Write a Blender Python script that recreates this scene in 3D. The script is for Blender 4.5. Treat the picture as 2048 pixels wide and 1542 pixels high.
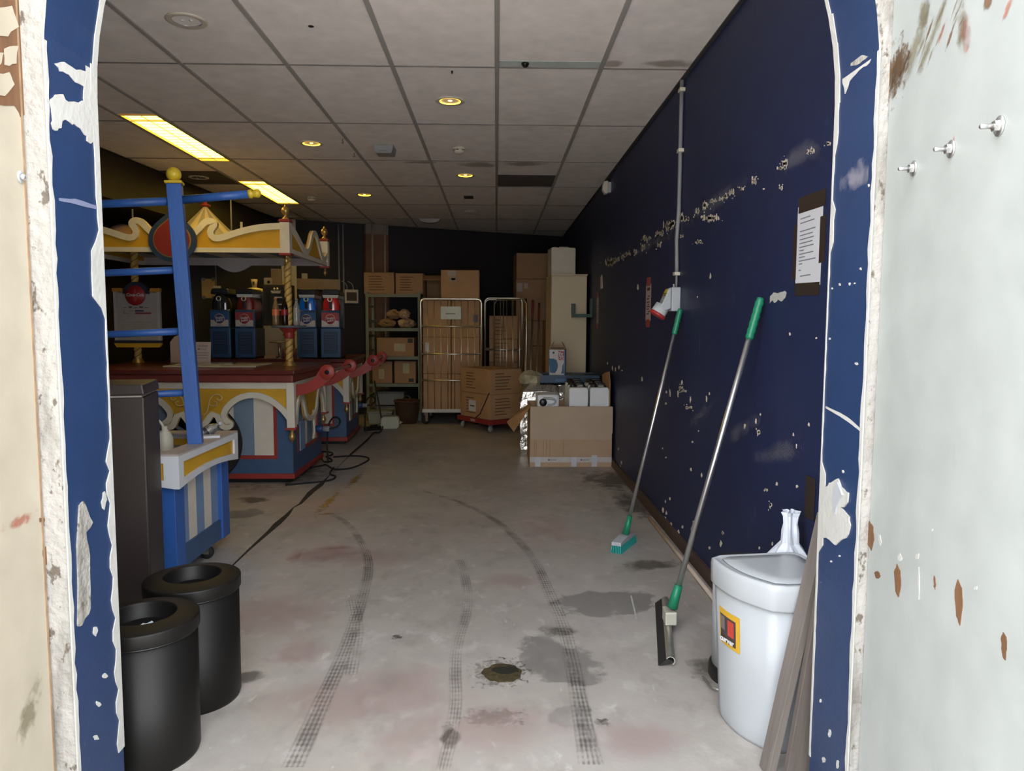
import bpy, bmesh, math, random
from mathutils import Vector, Matrix
random.seed(7)
for o in list(bpy.data.objects): bpy.data.objects.remove(o)
SC = bpy.context.scene
COL = SC.collection

# ------------------------------------------------------------------ camera
FPX, CAMH = 1446.0, 1.345
YAW, PITCH, ROLL = math.radians(1.26), math.radians(4.77), math.radians(0.25)
FW = Vector((math.sin(YAW)*math.cos(PITCH), math.cos(YAW)*math.cos(PITCH), -math.sin(PITCH)))
_r = Vector((math.cos(YAW), -math.sin(YAW), 0)); _u = _r.cross(FW)
RT = _r*math.cos(ROLL) + _u*math.sin(ROLL)
UP = -_r*math.sin(ROLL) + _u*math.cos(ROLL)
EYE = Vector((0, 0, CAMH))
cam = bpy.data.cameras.new('camera'); camo = bpy.data.objects.new('camera', cam); COL.objects.link(camo)
cam.sensor_width = 36; cam.sensor_fit = 'HORIZONTAL'; cam.lens = FPX/2048*36
cam.clip_start = 0.05; cam.clip_end = 100
mw = Matrix((RT, UP, -FW)).transposed().to_4x4(); mw.translation = EYE
camo.matrix_world = mw
SC.camera = camo

# ------------------------------------------------------------------ world (overcast daylight outside the doorway) and exposure
W = bpy.data.worlds.new('overcast_sky'); SC.world = W; W.use_nodes = True
bg = W.node_tree.nodes['Background']
bg.inputs['Color'].default_value = (0.95, 0.97, 1.0, 1)
bg.inputs['Strength'].default_value = 4.8
sun = bpy.data.lights.new('sun', 'SUN'); sun.energy = 34.0; sun.angle = math.radians(1.0); sun.color = (1.0, 0.94, 0.85)
suno = bpy.data.objects.new('sun', sun); COL.objects.link(suno)           # added behind the building: lights the paving, which bounces onto ceiling and kiosks
suno.rotation_euler = Vector((-.18, -.70, -.70)).to_track_quat('-Z', 'Y').to_euler()
SC.view_settings.view_transform = 'Standard'; SC.view_settings.look = 'None'
SC.view_settings.gamma = 1.0; SC.view_settings.use_curve_mapping = False
SC.view_settings.exposure = 0.45
PANEL_EMIT = (9.2, 6.0, 0.62)
SPOT_EMIT = (8.0, 4.6, 0.22)

# measured photograph positions -> places on the floor, a wall X, or a distance Y
def _ray(px, py): return RT*((px-1024)/FPX) - UP*((py-771)/FPX) + FW
def fl(px, py, z=0.0):
    d = _ray(px, py); return EYE + d*((z-CAMH)/d.z)
def onX(px, py, X):
    d = _ray(px, py); return EYE + d*(X/d.x)
def onY(px, py, Y):
    d = _ray(px, py); return EYE + d*(Y/d.y)

# ------------------------------------------------------------------ materials
MATS = {}
def mat(name, col, rough=0.6, metal=0.0, var=0.12, scale=9.0, bump=0.0, bscale=60.0, emit=None, estr=1.0,
        trans=0.0, alpha=1.0, ior=1.45, spec=0.5, stretch=None, coat=0.0):
    if name in MATS: return MATS[name]
    m = bpy.data.materials.new(name); m.use_nodes = True
    nt = m.node_tree; b = nt.nodes['Principled BSDF']
    b.inputs['Roughness'].default_value = rough; b.inputs['Metallic'].default_value = metal
    b.inputs['IOR'].default_value = ior
    b.inputs['Specular IOR Level'].default_value = spec
    b.inputs['Coat Weight'].default_value = coat
    tc = nt.nodes.new('ShaderNodeTexCoord'); mp = nt.nodes.new('ShaderNodeMapping')
    nt.links.new(tc.outputs['Object'], mp.inputs['Vector'])
    if stretch: mp.inputs['Scale'].default_value = stretch
    c = (col[0], col[1], col[2], 1)
    if var > 0:
        n = nt.nodes.new('ShaderNodeTexNoise'); n.inputs['Scale'].default_value = scale; n.inputs['Detail'].default_value = 5
        nt.links.new(mp.outputs[0], n.inputs['Vector'])
        mx = nt.nodes.new('ShaderNodeMix'); mx.data_type = 'RGBA'
        k = 1-var*1.6; k2 = 1+var*1.2
        mx.inputs[6].default_value = (c[0]*k, c[1]*k, c[2]*k, 1)
        mx.inputs[7].default_value = (min(1, c[0]*k2), min(1, c[1]*k2), min(1, c[2]*k2), 1)
        nt.links.new(n.outputs['Fac'], mx.inputs[0]); nt.links.new(mx.outputs[2], b.inputs['Base Color'])
    else:
        b.inputs['Base Color'].default_value = c
    if bump > 0:
        n2 = nt.nodes.new('ShaderNodeTexNoise'); n2.inputs['Scale'].default_value = bscale; n2.inputs['Detail'].default_value = 4
        nt.links.new(mp.outputs[0], n2.inputs['Vector'])
        bp = nt.nodes.new('ShaderNodeBump'); bp.inputs['Strength'].default_value = bump; bp.inputs['Distance'].default_value = 0.01
        nt.links.new(n2.outputs['Fac'], bp.inputs['Height']); nt.links.new(bp.outputs[0], b.inputs['Normal'])
    if emit:
        b.inputs['Emission Color'].default_value = (*emit, 1); b.inputs['Emission Strength'].default_value = estr
    if trans: b.inputs['Transmission Weight'].default_value = trans
    if alpha < 1: b.inputs['Alpha'].default_value = alpha
    MATS[name] = m
    return m

def layered(name, base, layers, rough=0.6, bump=0.0, bscale=40, spec=0.5):
    """base colour + noise-shaped patches: layers = [(colour, scale, threshold, softness, stretch, seed)]"""
    if name in MATS: return MATS[name]
    m = mat(name, base, rough, bump=bump, bscale=bscale, spec=spec); nt = m.node_tree
    b = nt.nodes['Principled BSDF']; src = b.inputs['Base Color'].links[0].from_socket
    tc = [n for n in nt.nodes if n.type == 'TEX_COORD'][0]
    for (col, sc, th, soft, st, seed) in layers:
        mp = nt.nodes.new('ShaderNodeMapping'); mp.inputs['Scale'].default_value = st; mp.inputs['Location'].default_value = (seed*3.1, seed*1.7, seed*2.3)
        nt.links.new(tc.outputs['Object'], mp.inputs['Vector'])
        n = nt.nodes.new('ShaderNodeTexNoise'); n.inputs['Scale'].default_value = sc; n.inputs['Detail'].default_value = 7; n.inputs['Roughness'].default_value = 0.6
        nt.links.new(mp.outputs[0], n.inputs['Vector'])
        r = nt.nodes.new('ShaderNodeMapRange'); r.inputs[1].default_value = th; r.inputs[2].default_value = th+soft
        nt.links.new(n.outputs['Fac'], r.inputs[0])
        mx = nt.nodes.new('ShaderNodeMix'); mx.data_type = 'RGBA'; mx.inputs[7].default_value = (*col[:3], 1)
        fac = r.outputs[0]
        if len(col) > 3:
            mm = nt.nodes.new('ShaderNodeMath'); mm.operation = 'MULTIPLY'; mm.inputs[1].default_value = col[3]
            nt.links.new(fac, mm.inputs[0]); fac = mm.outputs[0]
        nt.links.new(fac, mx.inputs[0]); nt.links.new(src, mx.inputs[6]); src = mx.outputs[2]
    nt.links.new(src, b.inputs['Base Color'])
    return m

def decal(name, col, alpha, rough=0.7, kind='blob', nscale=4.0, edge=2.2, wob=0.9):
    """a stain with its own soft outline (mesh UV runs -1..1), or a tyre mark (u across, v along in metres)"""
    if name in MATS: return MATS[name]
    m = bpy.data.materials.new(name); m.use_nodes = True; nt = m.node_tree; N = nt.nodes; L = nt.links
    b = N['Principled BSDF']; b.inputs['Base Color'].default_value = (*col, 1); b.inputs['Roughness'].default_value = rough
    uv = N.new('ShaderNodeUVMap'); uv.uv_map = 'UVMap'
    tc = N.new('ShaderNodeTexCoord')
    n = N.new('ShaderNodeTexNoise'); n.inputs['Scale'].default_value = nscale; n.inputs['Detail'].default_value = 8; n.inputs['Roughness'].default_value = 0.65
    L.new(tc.outputs['Object'], n.inputs['Vector'])
    def math_(op, a, bb=None):
        q = N.new('ShaderNodeMath'); q.operation = op
        for i, v in enumerate((a, bb)):
            if v is None: continue
            if isinstance(v, (int, float)): q.inputs[i].default_value = v
            else: L.new(v, q.inputs[i])
        return q.outputs[0]
    if kind == 'blob':
        ln = N.new('ShaderNodeVectorMath'); ln.operation = 'LENGTH'; L.new(uv.outputs[0], ln.inputs[0])
        a = math_('SUBTRACT', 1.0, ln.outputs['Value'])
        w = math_('MULTIPLY', math_('SUBTRACT', n.outputs['Fac'], 0.55), wob*2)
        a = math_('MULTIPLY', math_('ADD', a, w), edge)
    else:
        sx = N.new('ShaderNodeSeparateXYZ'); L.new(uv.outputs[0], sx.inputs[0])
        lines = math_('SINE', math_('MULTIPLY', sx.outputs[0], 31.0))
        dash = math_('SINE', math_('MULTIPLY', sx.outputs[1], 210.0))
        p = math_('ADD', math_('MULTIPLY', lines, 0.30), math_('MULTIPLY', dash, 0.18))
        fade = math_('SUBTRACT', 1.0, math_('POWER', math_('ABSOLUTE', math_('SUBTRACT', math_('MULTIPLY', sx.outputs[0], 2.0), 1.0)), 4.0))
        w = math_('MULTIPLY', math_('SUBTRACT', n.outputs['Fac'], 0.48), 3.2)
        a = math_('MULTIPLY', math_('ADD', math_('ADD', p, w), 0.32), fade)
    cl = N.new('ShaderNodeClamp'); L.new(a, cl.inputs[0])
    L.new(math_('MULTIPLY', cl.outputs[0], alpha), b.inputs['Alpha'])
    MATS[name] = m
    return m

# ------------------------------------------------------------------ mesh builder
class MB:
    def __init__(s): s.v = []; s.f = []; s.m = []; s.s = []; s.uv = None
    def add(s, vs, fs, mi=0, sm=False, T=None):
        n = len(s.v)
        s.v += [tuple(T @ Vector(v)) if T else tuple(v) for v in vs]
        for f in fs: s.f.append(tuple(n+i for i in f)); s.m.append(mi); s.s.append(sm)
        return s
    def box(s, x0, x1, y0, y1, z0, z1, mi=0, T=None):
        v = [(x, y, z) for z in (z0, z1) for y in (y0, y1) for x in (x0, x1)]
        return s.add(v, [(0, 2, 3, 1), (4, 5, 7, 6), (0, 1, 5, 4), (2, 6, 7, 3), (0, 4, 6, 2), (1, 3, 7, 5)], mi, False, T)
    def prism(s, poly, a, b, axis='y', mi=0, T=None):
        def P(p, t):
            return (p[0], t, p[1]) if axis == 'y' else (t, p[0], p[1]) if axis == 'x' else (p[0], p[1], t)
        n = len(poly); v = [P(p, a) for p in poly] + [P(p, b) for p in poly]
        f = [tuple(range(n)), tuple(range(2*n-1, n-1, -1))] + [(i, i+n, (i+1) % n+n, (i+1) % n) for i in range(n)]
        return s.add(v, f, mi, False, T)
    def strip(s, A, B, a, b, axis='y', mi=0, T=None):
        """solid ribbon between two polylines"""
        for i in range(len(A)-1):
            s.prism([A[i], A[i+1], B[i+1], B[i]], a, b, axis, mi, T)
        return s
    def lathe(s, prof, n=20, c=(0, 0, 0), mi=0, sm=True, T=None, cap=True):
        v = []; f = []; k = len(prof)
        for (r, z) in prof:
            for i in range(n):
                a = 2*math.pi*i/n; v.append((c[0]+r*math.cos(a), c[1]+r*math.sin(a), c[2]+z))
        for j in range(k-1):
            for i in range(n):
                f.append((j*n+i, j*n+(i+1) % n, (j+1)*n+(i+1) % n, (j+1)*n+i))
        if cap: f.append(tuple(range(n-1, -1, -1))); f.append(tuple((k-1)*n+i for i in range(n)))
        return s.add(v, f, mi, sm, T)
    def tube(s, pts, r, n=8, mi=0, sm=True, T=None, closed=False):
        pts = [Vector(p) for p in pts]; k = len(pts); v = []; f = []
        prev = None
        for j, p in enumerate(pts):
            if closed: t = pts[(j+1) % k]-pts[j-1]
            else: t = pts[min(j+1, k-1)]-pts[max(j-1, 0)]
            t.normalize()
            ref = prev if prev is not None else (Vector((0, 0, 1)) if abs(t.z) < 0.9 else Vector((1, 0, 0)))
            a = (ref - t*ref.dot(t)); 
            if a.length < 1e-5: a = t.orthogonal()
            a.normalize(); bb = t.cross(a); prev = a
            rr = r[j] if isinstance(r, (list, tuple)) else r
            for i in range(n):
                q = 2*math.pi*i/n; v.append(tuple(p + a*rr*math.cos(q) + bb*rr*math.sin(q)))
        for j in range(k if closed else k-1):
            for i in range(n):
                j2 = (j+1) % k
                f.append((j*n+i, j*n+(i+1) % n, j2*n+(i+1) % n, j2*n+i))
        if not closed:
            f.append(tuple(range(n-1, -1, -1))); f.append(tuple((k-1)*n+i for i in range(n)))
        return s.add(v, f, mi, sm, T)
    def ball(s, c, r, n=14, mi=0, T=None, sq=1.0):
        k = n//2+1
        prof = [(max(1e-4, r*math.sin(math.pi*i/k)), -r*sq*math.cos(math.pi*i/k)) for i in range(k+1)]
        return s.lathe(prof, n, c, mi, True, T)
    def build(s, name, m, parent=None, bevel=0.0, loc=None, rot=None, auto=False):
        me = bpy.data.meshes.new(name)
        me.from_pydata(s.v, [], s.f)
        ms = m if isinstance(m, (list, tuple)) else [m]
        for q in ms: me.materials.append(q)
        me.polygons.foreach_set('material_index', s.m); me.polygons.foreach_set('use_smooth', s.s)
        bm = bmesh.new(); bm.from_mesh(me); bmesh.ops.recalc_face_normals(bm, faces=bm.faces); bm.to_mesh(me); bm.free()
        o = bpy.data.objects.new(name, me); COL.objects.link(o)
        if parent: o.parent = parent
        if loc: o.location = loc
        if rot: o.rotation_euler = rot
        if bevel:
            bv = o.modifiers.new('edge', 'BEVEL'); bv.width = bevel; bv.segments = 2; bv.limit_method = 'ANGLE'
        return o

def TR(loc=(0, 0, 0), rz=0, rx=0, ry=0):
    return Matrix.Translation(loc) @ Matrix.Rotation(rz, 4, 'Z') @ Matrix.Rotation(ry, 4, 'Y') @ Matrix.Rotation(rx, 4, 'X')
def tag(o, label, cat, group=None):
    o['label'] = label; o['category'] = cat
    if group: o['group'] = group
    return o
def thing(name, label, cat, loc=(0, 0, 0), rz=0, group=None, rot=None):
    o = bpy.data.objects.new(name, None); COL.objects.link(o); o.location = loc
    o.rotation_euler = rot if rot else (0, 0, rz); o.empty_display_size = 0.1
    return tag(o, label, cat, group)
def struct(o):
    o['kind'] = 'structure'; return o
def copy_tree(o, parent=None):
    c = o.copy(); COL.objects.link(c); c.parent = parent
    for ch in list(o.children): copy_tree(ch, c)
    return c
def share(o, parent, loc=None, rot=None, name=None):
    c = o.copy(); COL.objects.link(c); c.parent = parent
    if loc is not None: c.location = loc
    if rot is not None: c.rotation_euler = rot
    return c
def text(body, size, m, parent, T, name='lettering', shear=0.0, depth=0.0008, sx=1.0, bold=0.0):
    """flat lettering mesh; text runs along local +X, up local +Y of T, faces +Z of T"""
    cu = bpy.data.curves.new('t', 'FONT'); cu.body = body; cu.size = size; cu.align_x = 'CENTER'; cu.align_y = 'CENTER'
    cu.shear = shear; cu.extrude = depth; cu.offset = bold; cu.resolution_u = 2
    o = bpy.data.objects.new('t', cu); COL.objects.link(o)
    dg = bpy.context.evaluated_depsgraph_get(); me = bpy.data.meshes.new_from_object(o.evaluated_get(dg))
    bpy.data.objects.remove(o); bpy.data.curves.remove(cu)
    me.transform(T @ Matrix.Diagonal((sx, 1, 1, 1))); me.name = name
    me.materials.clear(); me.materials.append(m)
    q = bpy.data.objects.new(name, me); COL.objects.link(q); q.parent = parent
    return q
FRONT = Matrix.Rotation(math.pi/2, 4, 'X')        # faces -Y, reads left to right along +X
RWALL = Matrix.Rotation(-math.pi/2, 4, 'Z') @ FRONT   # faces -X, reads along -Y
def offset(pl, d):
    out = []
    for i, p in enumerate(pl):
        a = pl[max(i-1, 0)]; b = pl[min(i+1, len(pl)-1)]
        t = (b[0]-a[0], b[1]-a[1]); l = math.hypot(*t) or 1
        out.append((p[0]-t[1]/l*d, p[1]+t[0]/l*d))
    return out
def smooth(pl, it=2):
    for _ in range(it):
        q = [pl[0]]
        for a, b in zip(pl, pl[1:]):
            q.append(tuple(x*.75+y*.25 for x, y in zip(a, b))); q.append(tuple(x*.25+y*.75 for x, y in zip(a, b)))
        q.append(pl[-1]); pl = q
    return pl
def jag(poly, amp, n=3):
    """roughen a closed outline"""
    out = []
    for i, p in enumerate(poly):
        q = poly[(i+1) % len(poly)]
        for k in range(n):
            t = k/n
            out.append((p[0]+(q[0]-p[0])*t+random.uniform(-amp, amp), p[1]+(q[1]-p[1])*t+random.uniform(-amp, amp)))
    return out

# ------------------------------------------------------------------ palette
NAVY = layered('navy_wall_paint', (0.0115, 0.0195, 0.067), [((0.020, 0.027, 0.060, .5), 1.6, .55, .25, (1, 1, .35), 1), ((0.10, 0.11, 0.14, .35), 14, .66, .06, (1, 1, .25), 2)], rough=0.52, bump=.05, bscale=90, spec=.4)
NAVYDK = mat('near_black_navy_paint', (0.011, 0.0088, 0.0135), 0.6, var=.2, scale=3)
REVEAL = layered('blue_reveal_paint', (0.015, 0.035, 0.098), [((0.10, 0.11, 0.16, .5), 5, .62, .12, (1, 1, .3), 3), ((0.55, 0.55, 0.55, .8), 60, .74, .03, (1, 1, .4), 4)], rough=0.4, bump=.08, bscale=50)
PLASTER = layered('rough_pale_plaster', (0.36, 0.35, 0.325), [((0.15, 0.14, 0.12, .8), 9, .5, .15, (1, 1, .25), 5), ((0.09, 0.07, 0.05, .85), 30, .60, .05, (1, 1, .6), 6)], rough=0.9, bump=.9, bscale=45)
PEEL = mat('bare_white_primer', (0.44, 0.44, 0.42), 0.75, var=.10, scale=14, bump=.25, bscale=60)
CREAM_LEAF = layered('cream_door_paint', (0.44, 0.395, 0.31), [((0.38, 0.32, 0.23, .4), 2.2, .55, .2, (1, 1, .4), 7), ((0.10, 0.055, 0.03, .8), 22, .74, .02, (1, 1, .5), 8)], rough=0.5, bump=.06, bscale=30)
PALE_LEAF = layered('pale_grey_green_door_paint', (0.355, 0.38, 0.372), [((0.395, 0.415, 0.41, .6), 3, .55, .15, (1, 1, .5), 9), ((0.27, 0.275, 0.25, .35), 8, .66, .08, (1, 1, .3), 10)], rough=0.45, bump=.04, bscale=30)
BAREWOOD = mat('bare_brown_plywood', (0.15, 0.072, 0.032), 0.8, var=.3, scale=30, stretch=(1, 1, .15))
TILE = layered('mineral_ceiling_tile', (0.86, 0.795, 0.755), [((0.60, 0.56, 0.52, .35), 1.4, .58, .2, (1, 1, 1), 11)], rough=0.95, bump=.15, bscale=220)
GRID = mat('grey_ceiling_rail', (0.36, 0.335, 0.315), 0.5, var=.08)
CARD = mat('cardboard', (0.40, 0.235, 0.12), 0.85, var=.14, scale=5, bump=.05, bscale=150)
CARD2 = mat('pale_cardboard', (0.42, 0.29, 0.19), 0.85, var=.12, scale=5, bump=.05, bscale=150)
CARD3 = mat('dull_cardboard', (0.30, 0.18, 0.10), 0.85, var=.14, scale=5)
INK = mat('dark_print', (0.05, 0.03, 0.02), 0.8, var=0)
PAPER = mat('white_paper', (0.55, 0.56, 0.60), 0.7, var=.06, scale=6)
BLUEP = mat('bright_blue_gloss_paint', (0.030, 0.105, 0.36), 0.42, var=.22, scale=7, bump=.1, bscale=70, stretch=(1, 1, .25))
BLUEM = mat('muted_blue_paint', (0.045, 0.095, 0.20), 0.5, var=.14, scale=8)
PALEBLUE = mat('pale_blue_stripe_paint', (0.17, 0.26, 0.42), 0.55, var=.1, scale=8)
STEELBLUE = mat('steel_blue_stripe_paint', (0.16, 0.23, 0.32), 0.55, var=.1, scale=8)
CREAMW = mat('cream_white_paint', (0.66, 0.62, 0.52), 0.5, var=.1, scale=8)
GREYW = mat('warm_white_stripe_paint', (0.64, 0.59, 0.51), 0.55, var=.1, scale=8)
WHITEP = mat('white_gloss_paint', (0.60, 0.62, 0.65), 0.4, var=.06, scale=8)
YELLOW = mat('ochre_yellow_paint', (0.58, 0.33, 0.022), 0.5, var=.16, scale=6, bump=.06, bscale=60)
YBALL = mat('glossy_yellow_paint', (0.62, 0.44, 0.03), 0.3, var=.08)
RED = mat('dull_red_paint', (0.30, 0.035, 0.028), 0.42, var=.14, scale=8)
DRED = mat('dark_red_counter_laminate', (0.105, 0.020, 0.017), 0.28, var=.2, scale=5)
GOLD = mat('antique_gold', (0.50, 0.34, 0.13), 0.36, metal=.75, var=.2, scale=25)
ROPE = mat('gilded_twist', (0.55, 0.37, 0.11), 0.5, metal=.15, var=.16, scale=22)
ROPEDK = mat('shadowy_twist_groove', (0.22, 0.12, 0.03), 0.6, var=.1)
BLACKP = mat('black_plastic', (0.012, 0.012, 0.013), 0.35, var=.1)
BLACKM = mat('satin_black_metal', (0.006, 0.0055, 0.005), 0.45, var=.12, scale=4, spec=.3)
RUBBER = mat('black_rubber', (0.014, 0.013, 0.013), 0.8, var=.1)
STEEL = mat('brushed_aluminium', (0.62, 0.62, 0.62), 0.32, metal=.95, var=.12, scale=30, stretch=(1, 1, .1))
CHROME = mat('zinc_wire', (0.75, 0.71, 0.60), 0.30, metal=.95, var=.12)
GREENP = mat('green_plastic', (0.010, 0.19, 0.10), 0.35, var=.08)
TEAL = mat('teal_bristle', (0.015, 0.30, 0.27), 0.6, var=.2, scale=60)
WPLAST = mat('white_plastic', (0.38, 0.405, 0.43), 0.32, var=.04)
WCAN = mat('milky_white_can', (0.66, 0.68, 0.70), 0.4, var=.05)
CPLAST = mat('cream_plastic', (0.54, 0.50, 0.41), 0.4, var=.06)
GPLAST = mat('grey_plastic', (0.24, 0.25, 0.26), 0.45, var=.08)
BROWNTAPE = mat('dark_brown_tape', (0.030, 0.020, 0.017), 0.45, var=.2, scale=20)
REDTAPE = mat('red_tape', (0.30, 0.045, 0.035), 0.5, var=.1)
# ================================================================== THE SETTING
CEIL = 2.82
Y0, Y1 = 1.74, 1.955            # outer and inner face of the doorway wall
XL, XR = -1.04, 0.90            # reveals of the arched doorway
WR = 1.125                      # right wall
WLX = -4.25                     # left wall
def bwY(x): return 11.755 + 0.441*x        # slanting back wall
def bulkX(y): return -3.61 + (y-1.955)*0.0625

def onPlane(px, py, p0, n):
    d = _ray(px, py); return EYE + d*((Vector(p0)-EYE).dot(n)/d.dot(n))
def blob(parent, name, c, u, v, m, lift=None):
    c, u, v = Vector(c), Vector(u), Vector(v)
    me = bpy.data.meshes.new(name); me.from_pydata([c-u-v, c+u-v, c+u+v, c-u+v], [], [(0, 1, 2, 3)])
    uv = me.uv_layers.new(name='UVMap')
    for i, q in enumerate(((-1, -1), (1, -1), (1, 1), (-1, 1))): uv.data[i].uv = q
    me.materials.append(m); o = bpy.data.objects.new(name, me); COL.objects.link(o); o.parent = parent
    return o

# ---- floor
FLOORM = layered('worn_concrete', (0.36, 0.335, 0.308), [
    ((0.24, 0.22, 0.20, .45), 6.5, .54, .12, (1.3, .8, 1), 14),
    ((0.50, 0.48, 0.46, .5), 9.5, .57, .10, (1, .8, 1), 15),
    ((0.42, 0.40, 0.385, .7), 0.9, .45, .25, (1, 1, 1), 1),
    ((0.40, 0.25, 0.24, .55), 1.3, .56, .16, (1, .8, 1), 5),
    ((0.20, 0.18, 0.16, .55), 3.2, .60, .14, (1.6, .7, 1), 9),
    ((0.09, 0.08, 0.07, .7), 42, .73, .03, (1, .7, 1), 3),
    ((0.58, 0.57, 0.55, .5), 18, .66, .06, (1, .4, 1), 6)], rough=0.42, bump=.12, bscale=35)
_nt = FLOORM.node_tree; _b = _nt.nodes['Principled BSDF']
_n = _nt.nodes.new('ShaderNodeTexNoise'); _n.inputs['Scale'].default_value = 1.7; _n.inputs['Detail'].default_value = 6
_t = [q for q in _nt.nodes if q.type == 'TEX_COORD'][0]; _nt.links.new(_t.outputs['Object'], _n.inputs['Vector'])
_mr = _nt.nodes.new('ShaderNodeMapRange'); _mr.inputs[1].default_value = .35; _mr.inputs[2].default_value = .65; _mr.inputs[3].default_value = .30; _mr.inputs[4].default_value = .62
_nt.links.new(_n.outputs['Fac'], _mr.inputs[0]); _nt.links.new(_mr.outputs[0], _b.inputs['Roughness'])
floor = struct(MB().prism([(WLX-.1, Y0), (WR+.12, Y0), (WR+.12, bwY(WR)+.1), (WLX-.1, bwY(WLX)+.1)], -.12, 0, 'z').build('floor', FLOORM))
struct(MB().box(-16, 16, -22, Y0, -.14, -.012).build('ground_outside', mat('grey_paving', (0.50, 0.48, 0.46), .85, var=.2, scale=3, bump=.3)))

def track(pts, w, m, name='tyre_track'):
    P = [fl(*p) for p in pts]; P = [tuple(p) for p in P]; P = smooth(P, 2)
    me = bpy.data.meshes.new(name); v = []; f = []; uvs = []; s = 0
    for i, p in enumerate(P):
        a = Vector(P[max(i-1, 0)]); b = Vector(P[min(i+1, len(P)-1)]); t = (b-a).normalized(); nrm = Vector((-t.y, t.x, 0))
        if i: s += (Vector(p)-Vector(P[i-1])).length
        ww = w[0]+(w[1]-w[0])*i/(len(P)-1)
        q = Vector((p[0], p[1], .0012)); v += [q-nrm*ww/2, q+nrm*ww/2]; uvs += [(0, s), (1, s)]
    for i in range(len(P)-1): f.append((2*i, 2*i+1, 2*i+3, 2*i+2))
    me.from_pydata(v, [], f); uv = me.uv_layers.new(name='UVMap')
    for l in me.loops: uv.data[l.index].uv = uvs[l.vertex_index]
    me.materials.append(m); o = bpy.data.objects.new(name, me); COL.objects.link(o); o.parent = floor
    return o
TRK = decal('dusty_tyre_mark', (0.085, 0.08, 0.075), .50, kind='track', nscale=5)
TRK2 = decal('faint_tyre_mark', (0.10, 0.09, 0.085), .38, kind='track', nscale=5)
track([(664, 1029), (695, 1046), (719, 1078), (736, 1113), (738, 1144), (727, 1191), (713, 1234), (695, 1292), (668, 1355), (644, 1406), (617, 1468), (586, 1535)], (.05, .08), TRK)
track([(844, 982), (910, 1000), (969, 1027), (1012, 1056), (1059, 1105), (1082, 1144), (1105, 1199), (1129, 1253), (1148, 1331), (1156, 1390), (1168, 1449), (1180, 1530)], (.05, .08), TRK)
track([(918, 1120), (934, 1164), (937, 1222), (914, 1285), (910, 1343), (914, 1402), (902, 1480), (887, 1540)], (.06, .05), TRK2)
track([(705, 1200), (716, 1250), (708, 1310), (700, 1350)], (.07, .07), TRK2)
track([(1120, 1255), (1140, 1320), (1160, 1400), (1190, 1530)], (.05, .07), TRK2)
track([(940, 1008), (965, 1003), (990, 996)], (.03, .02), TRK2)
def stain(px, py, rx, ry, m, rot=0.0, name='stain', z=.0008):
    c = fl(px, py); c.z = z
    u = Vector((math.cos(rot), math.sin(rot), 0))*rx; v = Vector((-math.sin(rot), math.cos(rot), 0))*ry
    return blob(floor, name, c, u, v, m)
PINK = decal('pink_syrup_stain', (0.40, 0.11, 0.12), .5, nscale=3.2, edge=1.6, wob=1.0)
PINK2 = decal('faint_pink_syrup_stain', (0.36, 0.17, 0.17), .20, nscale=4.5, edge=1.8, wob=1.0)
WET = decal('damp_dark_patch', (0.15, 0.145, 0.15), .36, rough=.25, nscale=5, edge=7.0, wob=1.0)
DIRT = decal('brown_dirt_patch', (0.06, 0.048, 0.036), .5, nscale=9, edge=2.2, wob=1.2)
SPECK = decal('dark_grime_specks', (0.05, 0.045, 0.04), .55, nscale=38, edge=3.0, wob=1.9)
YLINE = decal('worn_yellow_line', (0.42, 0.26, 0.03), .60, nscale=16, edge=1.6, wob=1.5)
stain(655, 1108, .24, .17, PINK, .4); stain(745, 1115, .42, .18, PINK2, .1); stain(590, 1305, .16, .14, PINK2); stain(1010, 1162, .24, .14, PINK2, .1)
stain(520, 985, .30, .35, PINK2, .2); stain(560, 1230, .35, .3, PINK2); stain(1260, 1480, .22, .16, PINK2); stain(760, 1400, .5, .3, PINK2); stain(960, 1460, .4, .2, PINK2, .3)
stain(1118, 1318, .16, .26, WET, .35); stain(1140, 1430, .08, .09, WET); stain(1210, 1205, .30, .18, WET, .1); stain(1115, 1262, .10, .07, DIRT, .3)
stain(1275, 1010, .18, .5, DIRT, .1); stain(1300, 1130, .22, .10, DIRT, .2); stain(1250, 960, .5, .5, DIRT)
stain(497, 1354, .10, .05, DIRT, .3); stain(490, 1027, .14, .14, WET); stain(505, 1000, .12, .2, DIRT, .6); stain(560, 950, .55, .6, DIRT)
stain(1203, 1446, .035, .035, SPECK); stain(985, 1435, .13, .07, SPECK); stain(1000, 1345, .13, .13, SPECK); stain(795, 1274, .03, .03, SPECK)
stain(1430, 1338, .16, .12, DIRT); stain(900, 1470, .04, .09, DIRT, .1)
stain(710, 960, .045, .42, YLINE, -.02); stain(655, 1006, .045, .50, YLINE, -.02); stain(655, 1028, .10, .03, YLINE)
# open split along the slab joint, its shaded depth painted as flat dark
J = [(462, 1135, .010), (500, 1098, .022), (540, 1062, .034), (556, 1047, .046), (575, 1030, .03), (588, 1015, .008), (600, 1008, .02), (622, 985, .05), (640, 970, .05), (650, 960, .02), (664, 946, .008), (690, 920, .012), (720, 893, .008), (745, 868, .008)]
va, vb = [], []
for (a, b, w) in J:
    q = fl(a, b); va.append((q.x-w/2+random.uniform(-.004, .004), q.y)); vb.append((q.x+w/2+random.uniform(-.004, .004), q.y))
MB().strip(va, vb, .0006, .0016, 'z').build('slab_joint_crack', mat('dark_joint_filler', (0.030, 0.026, 0.022), .95, var=.5, scale=22, bump=.6), floor)
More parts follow.
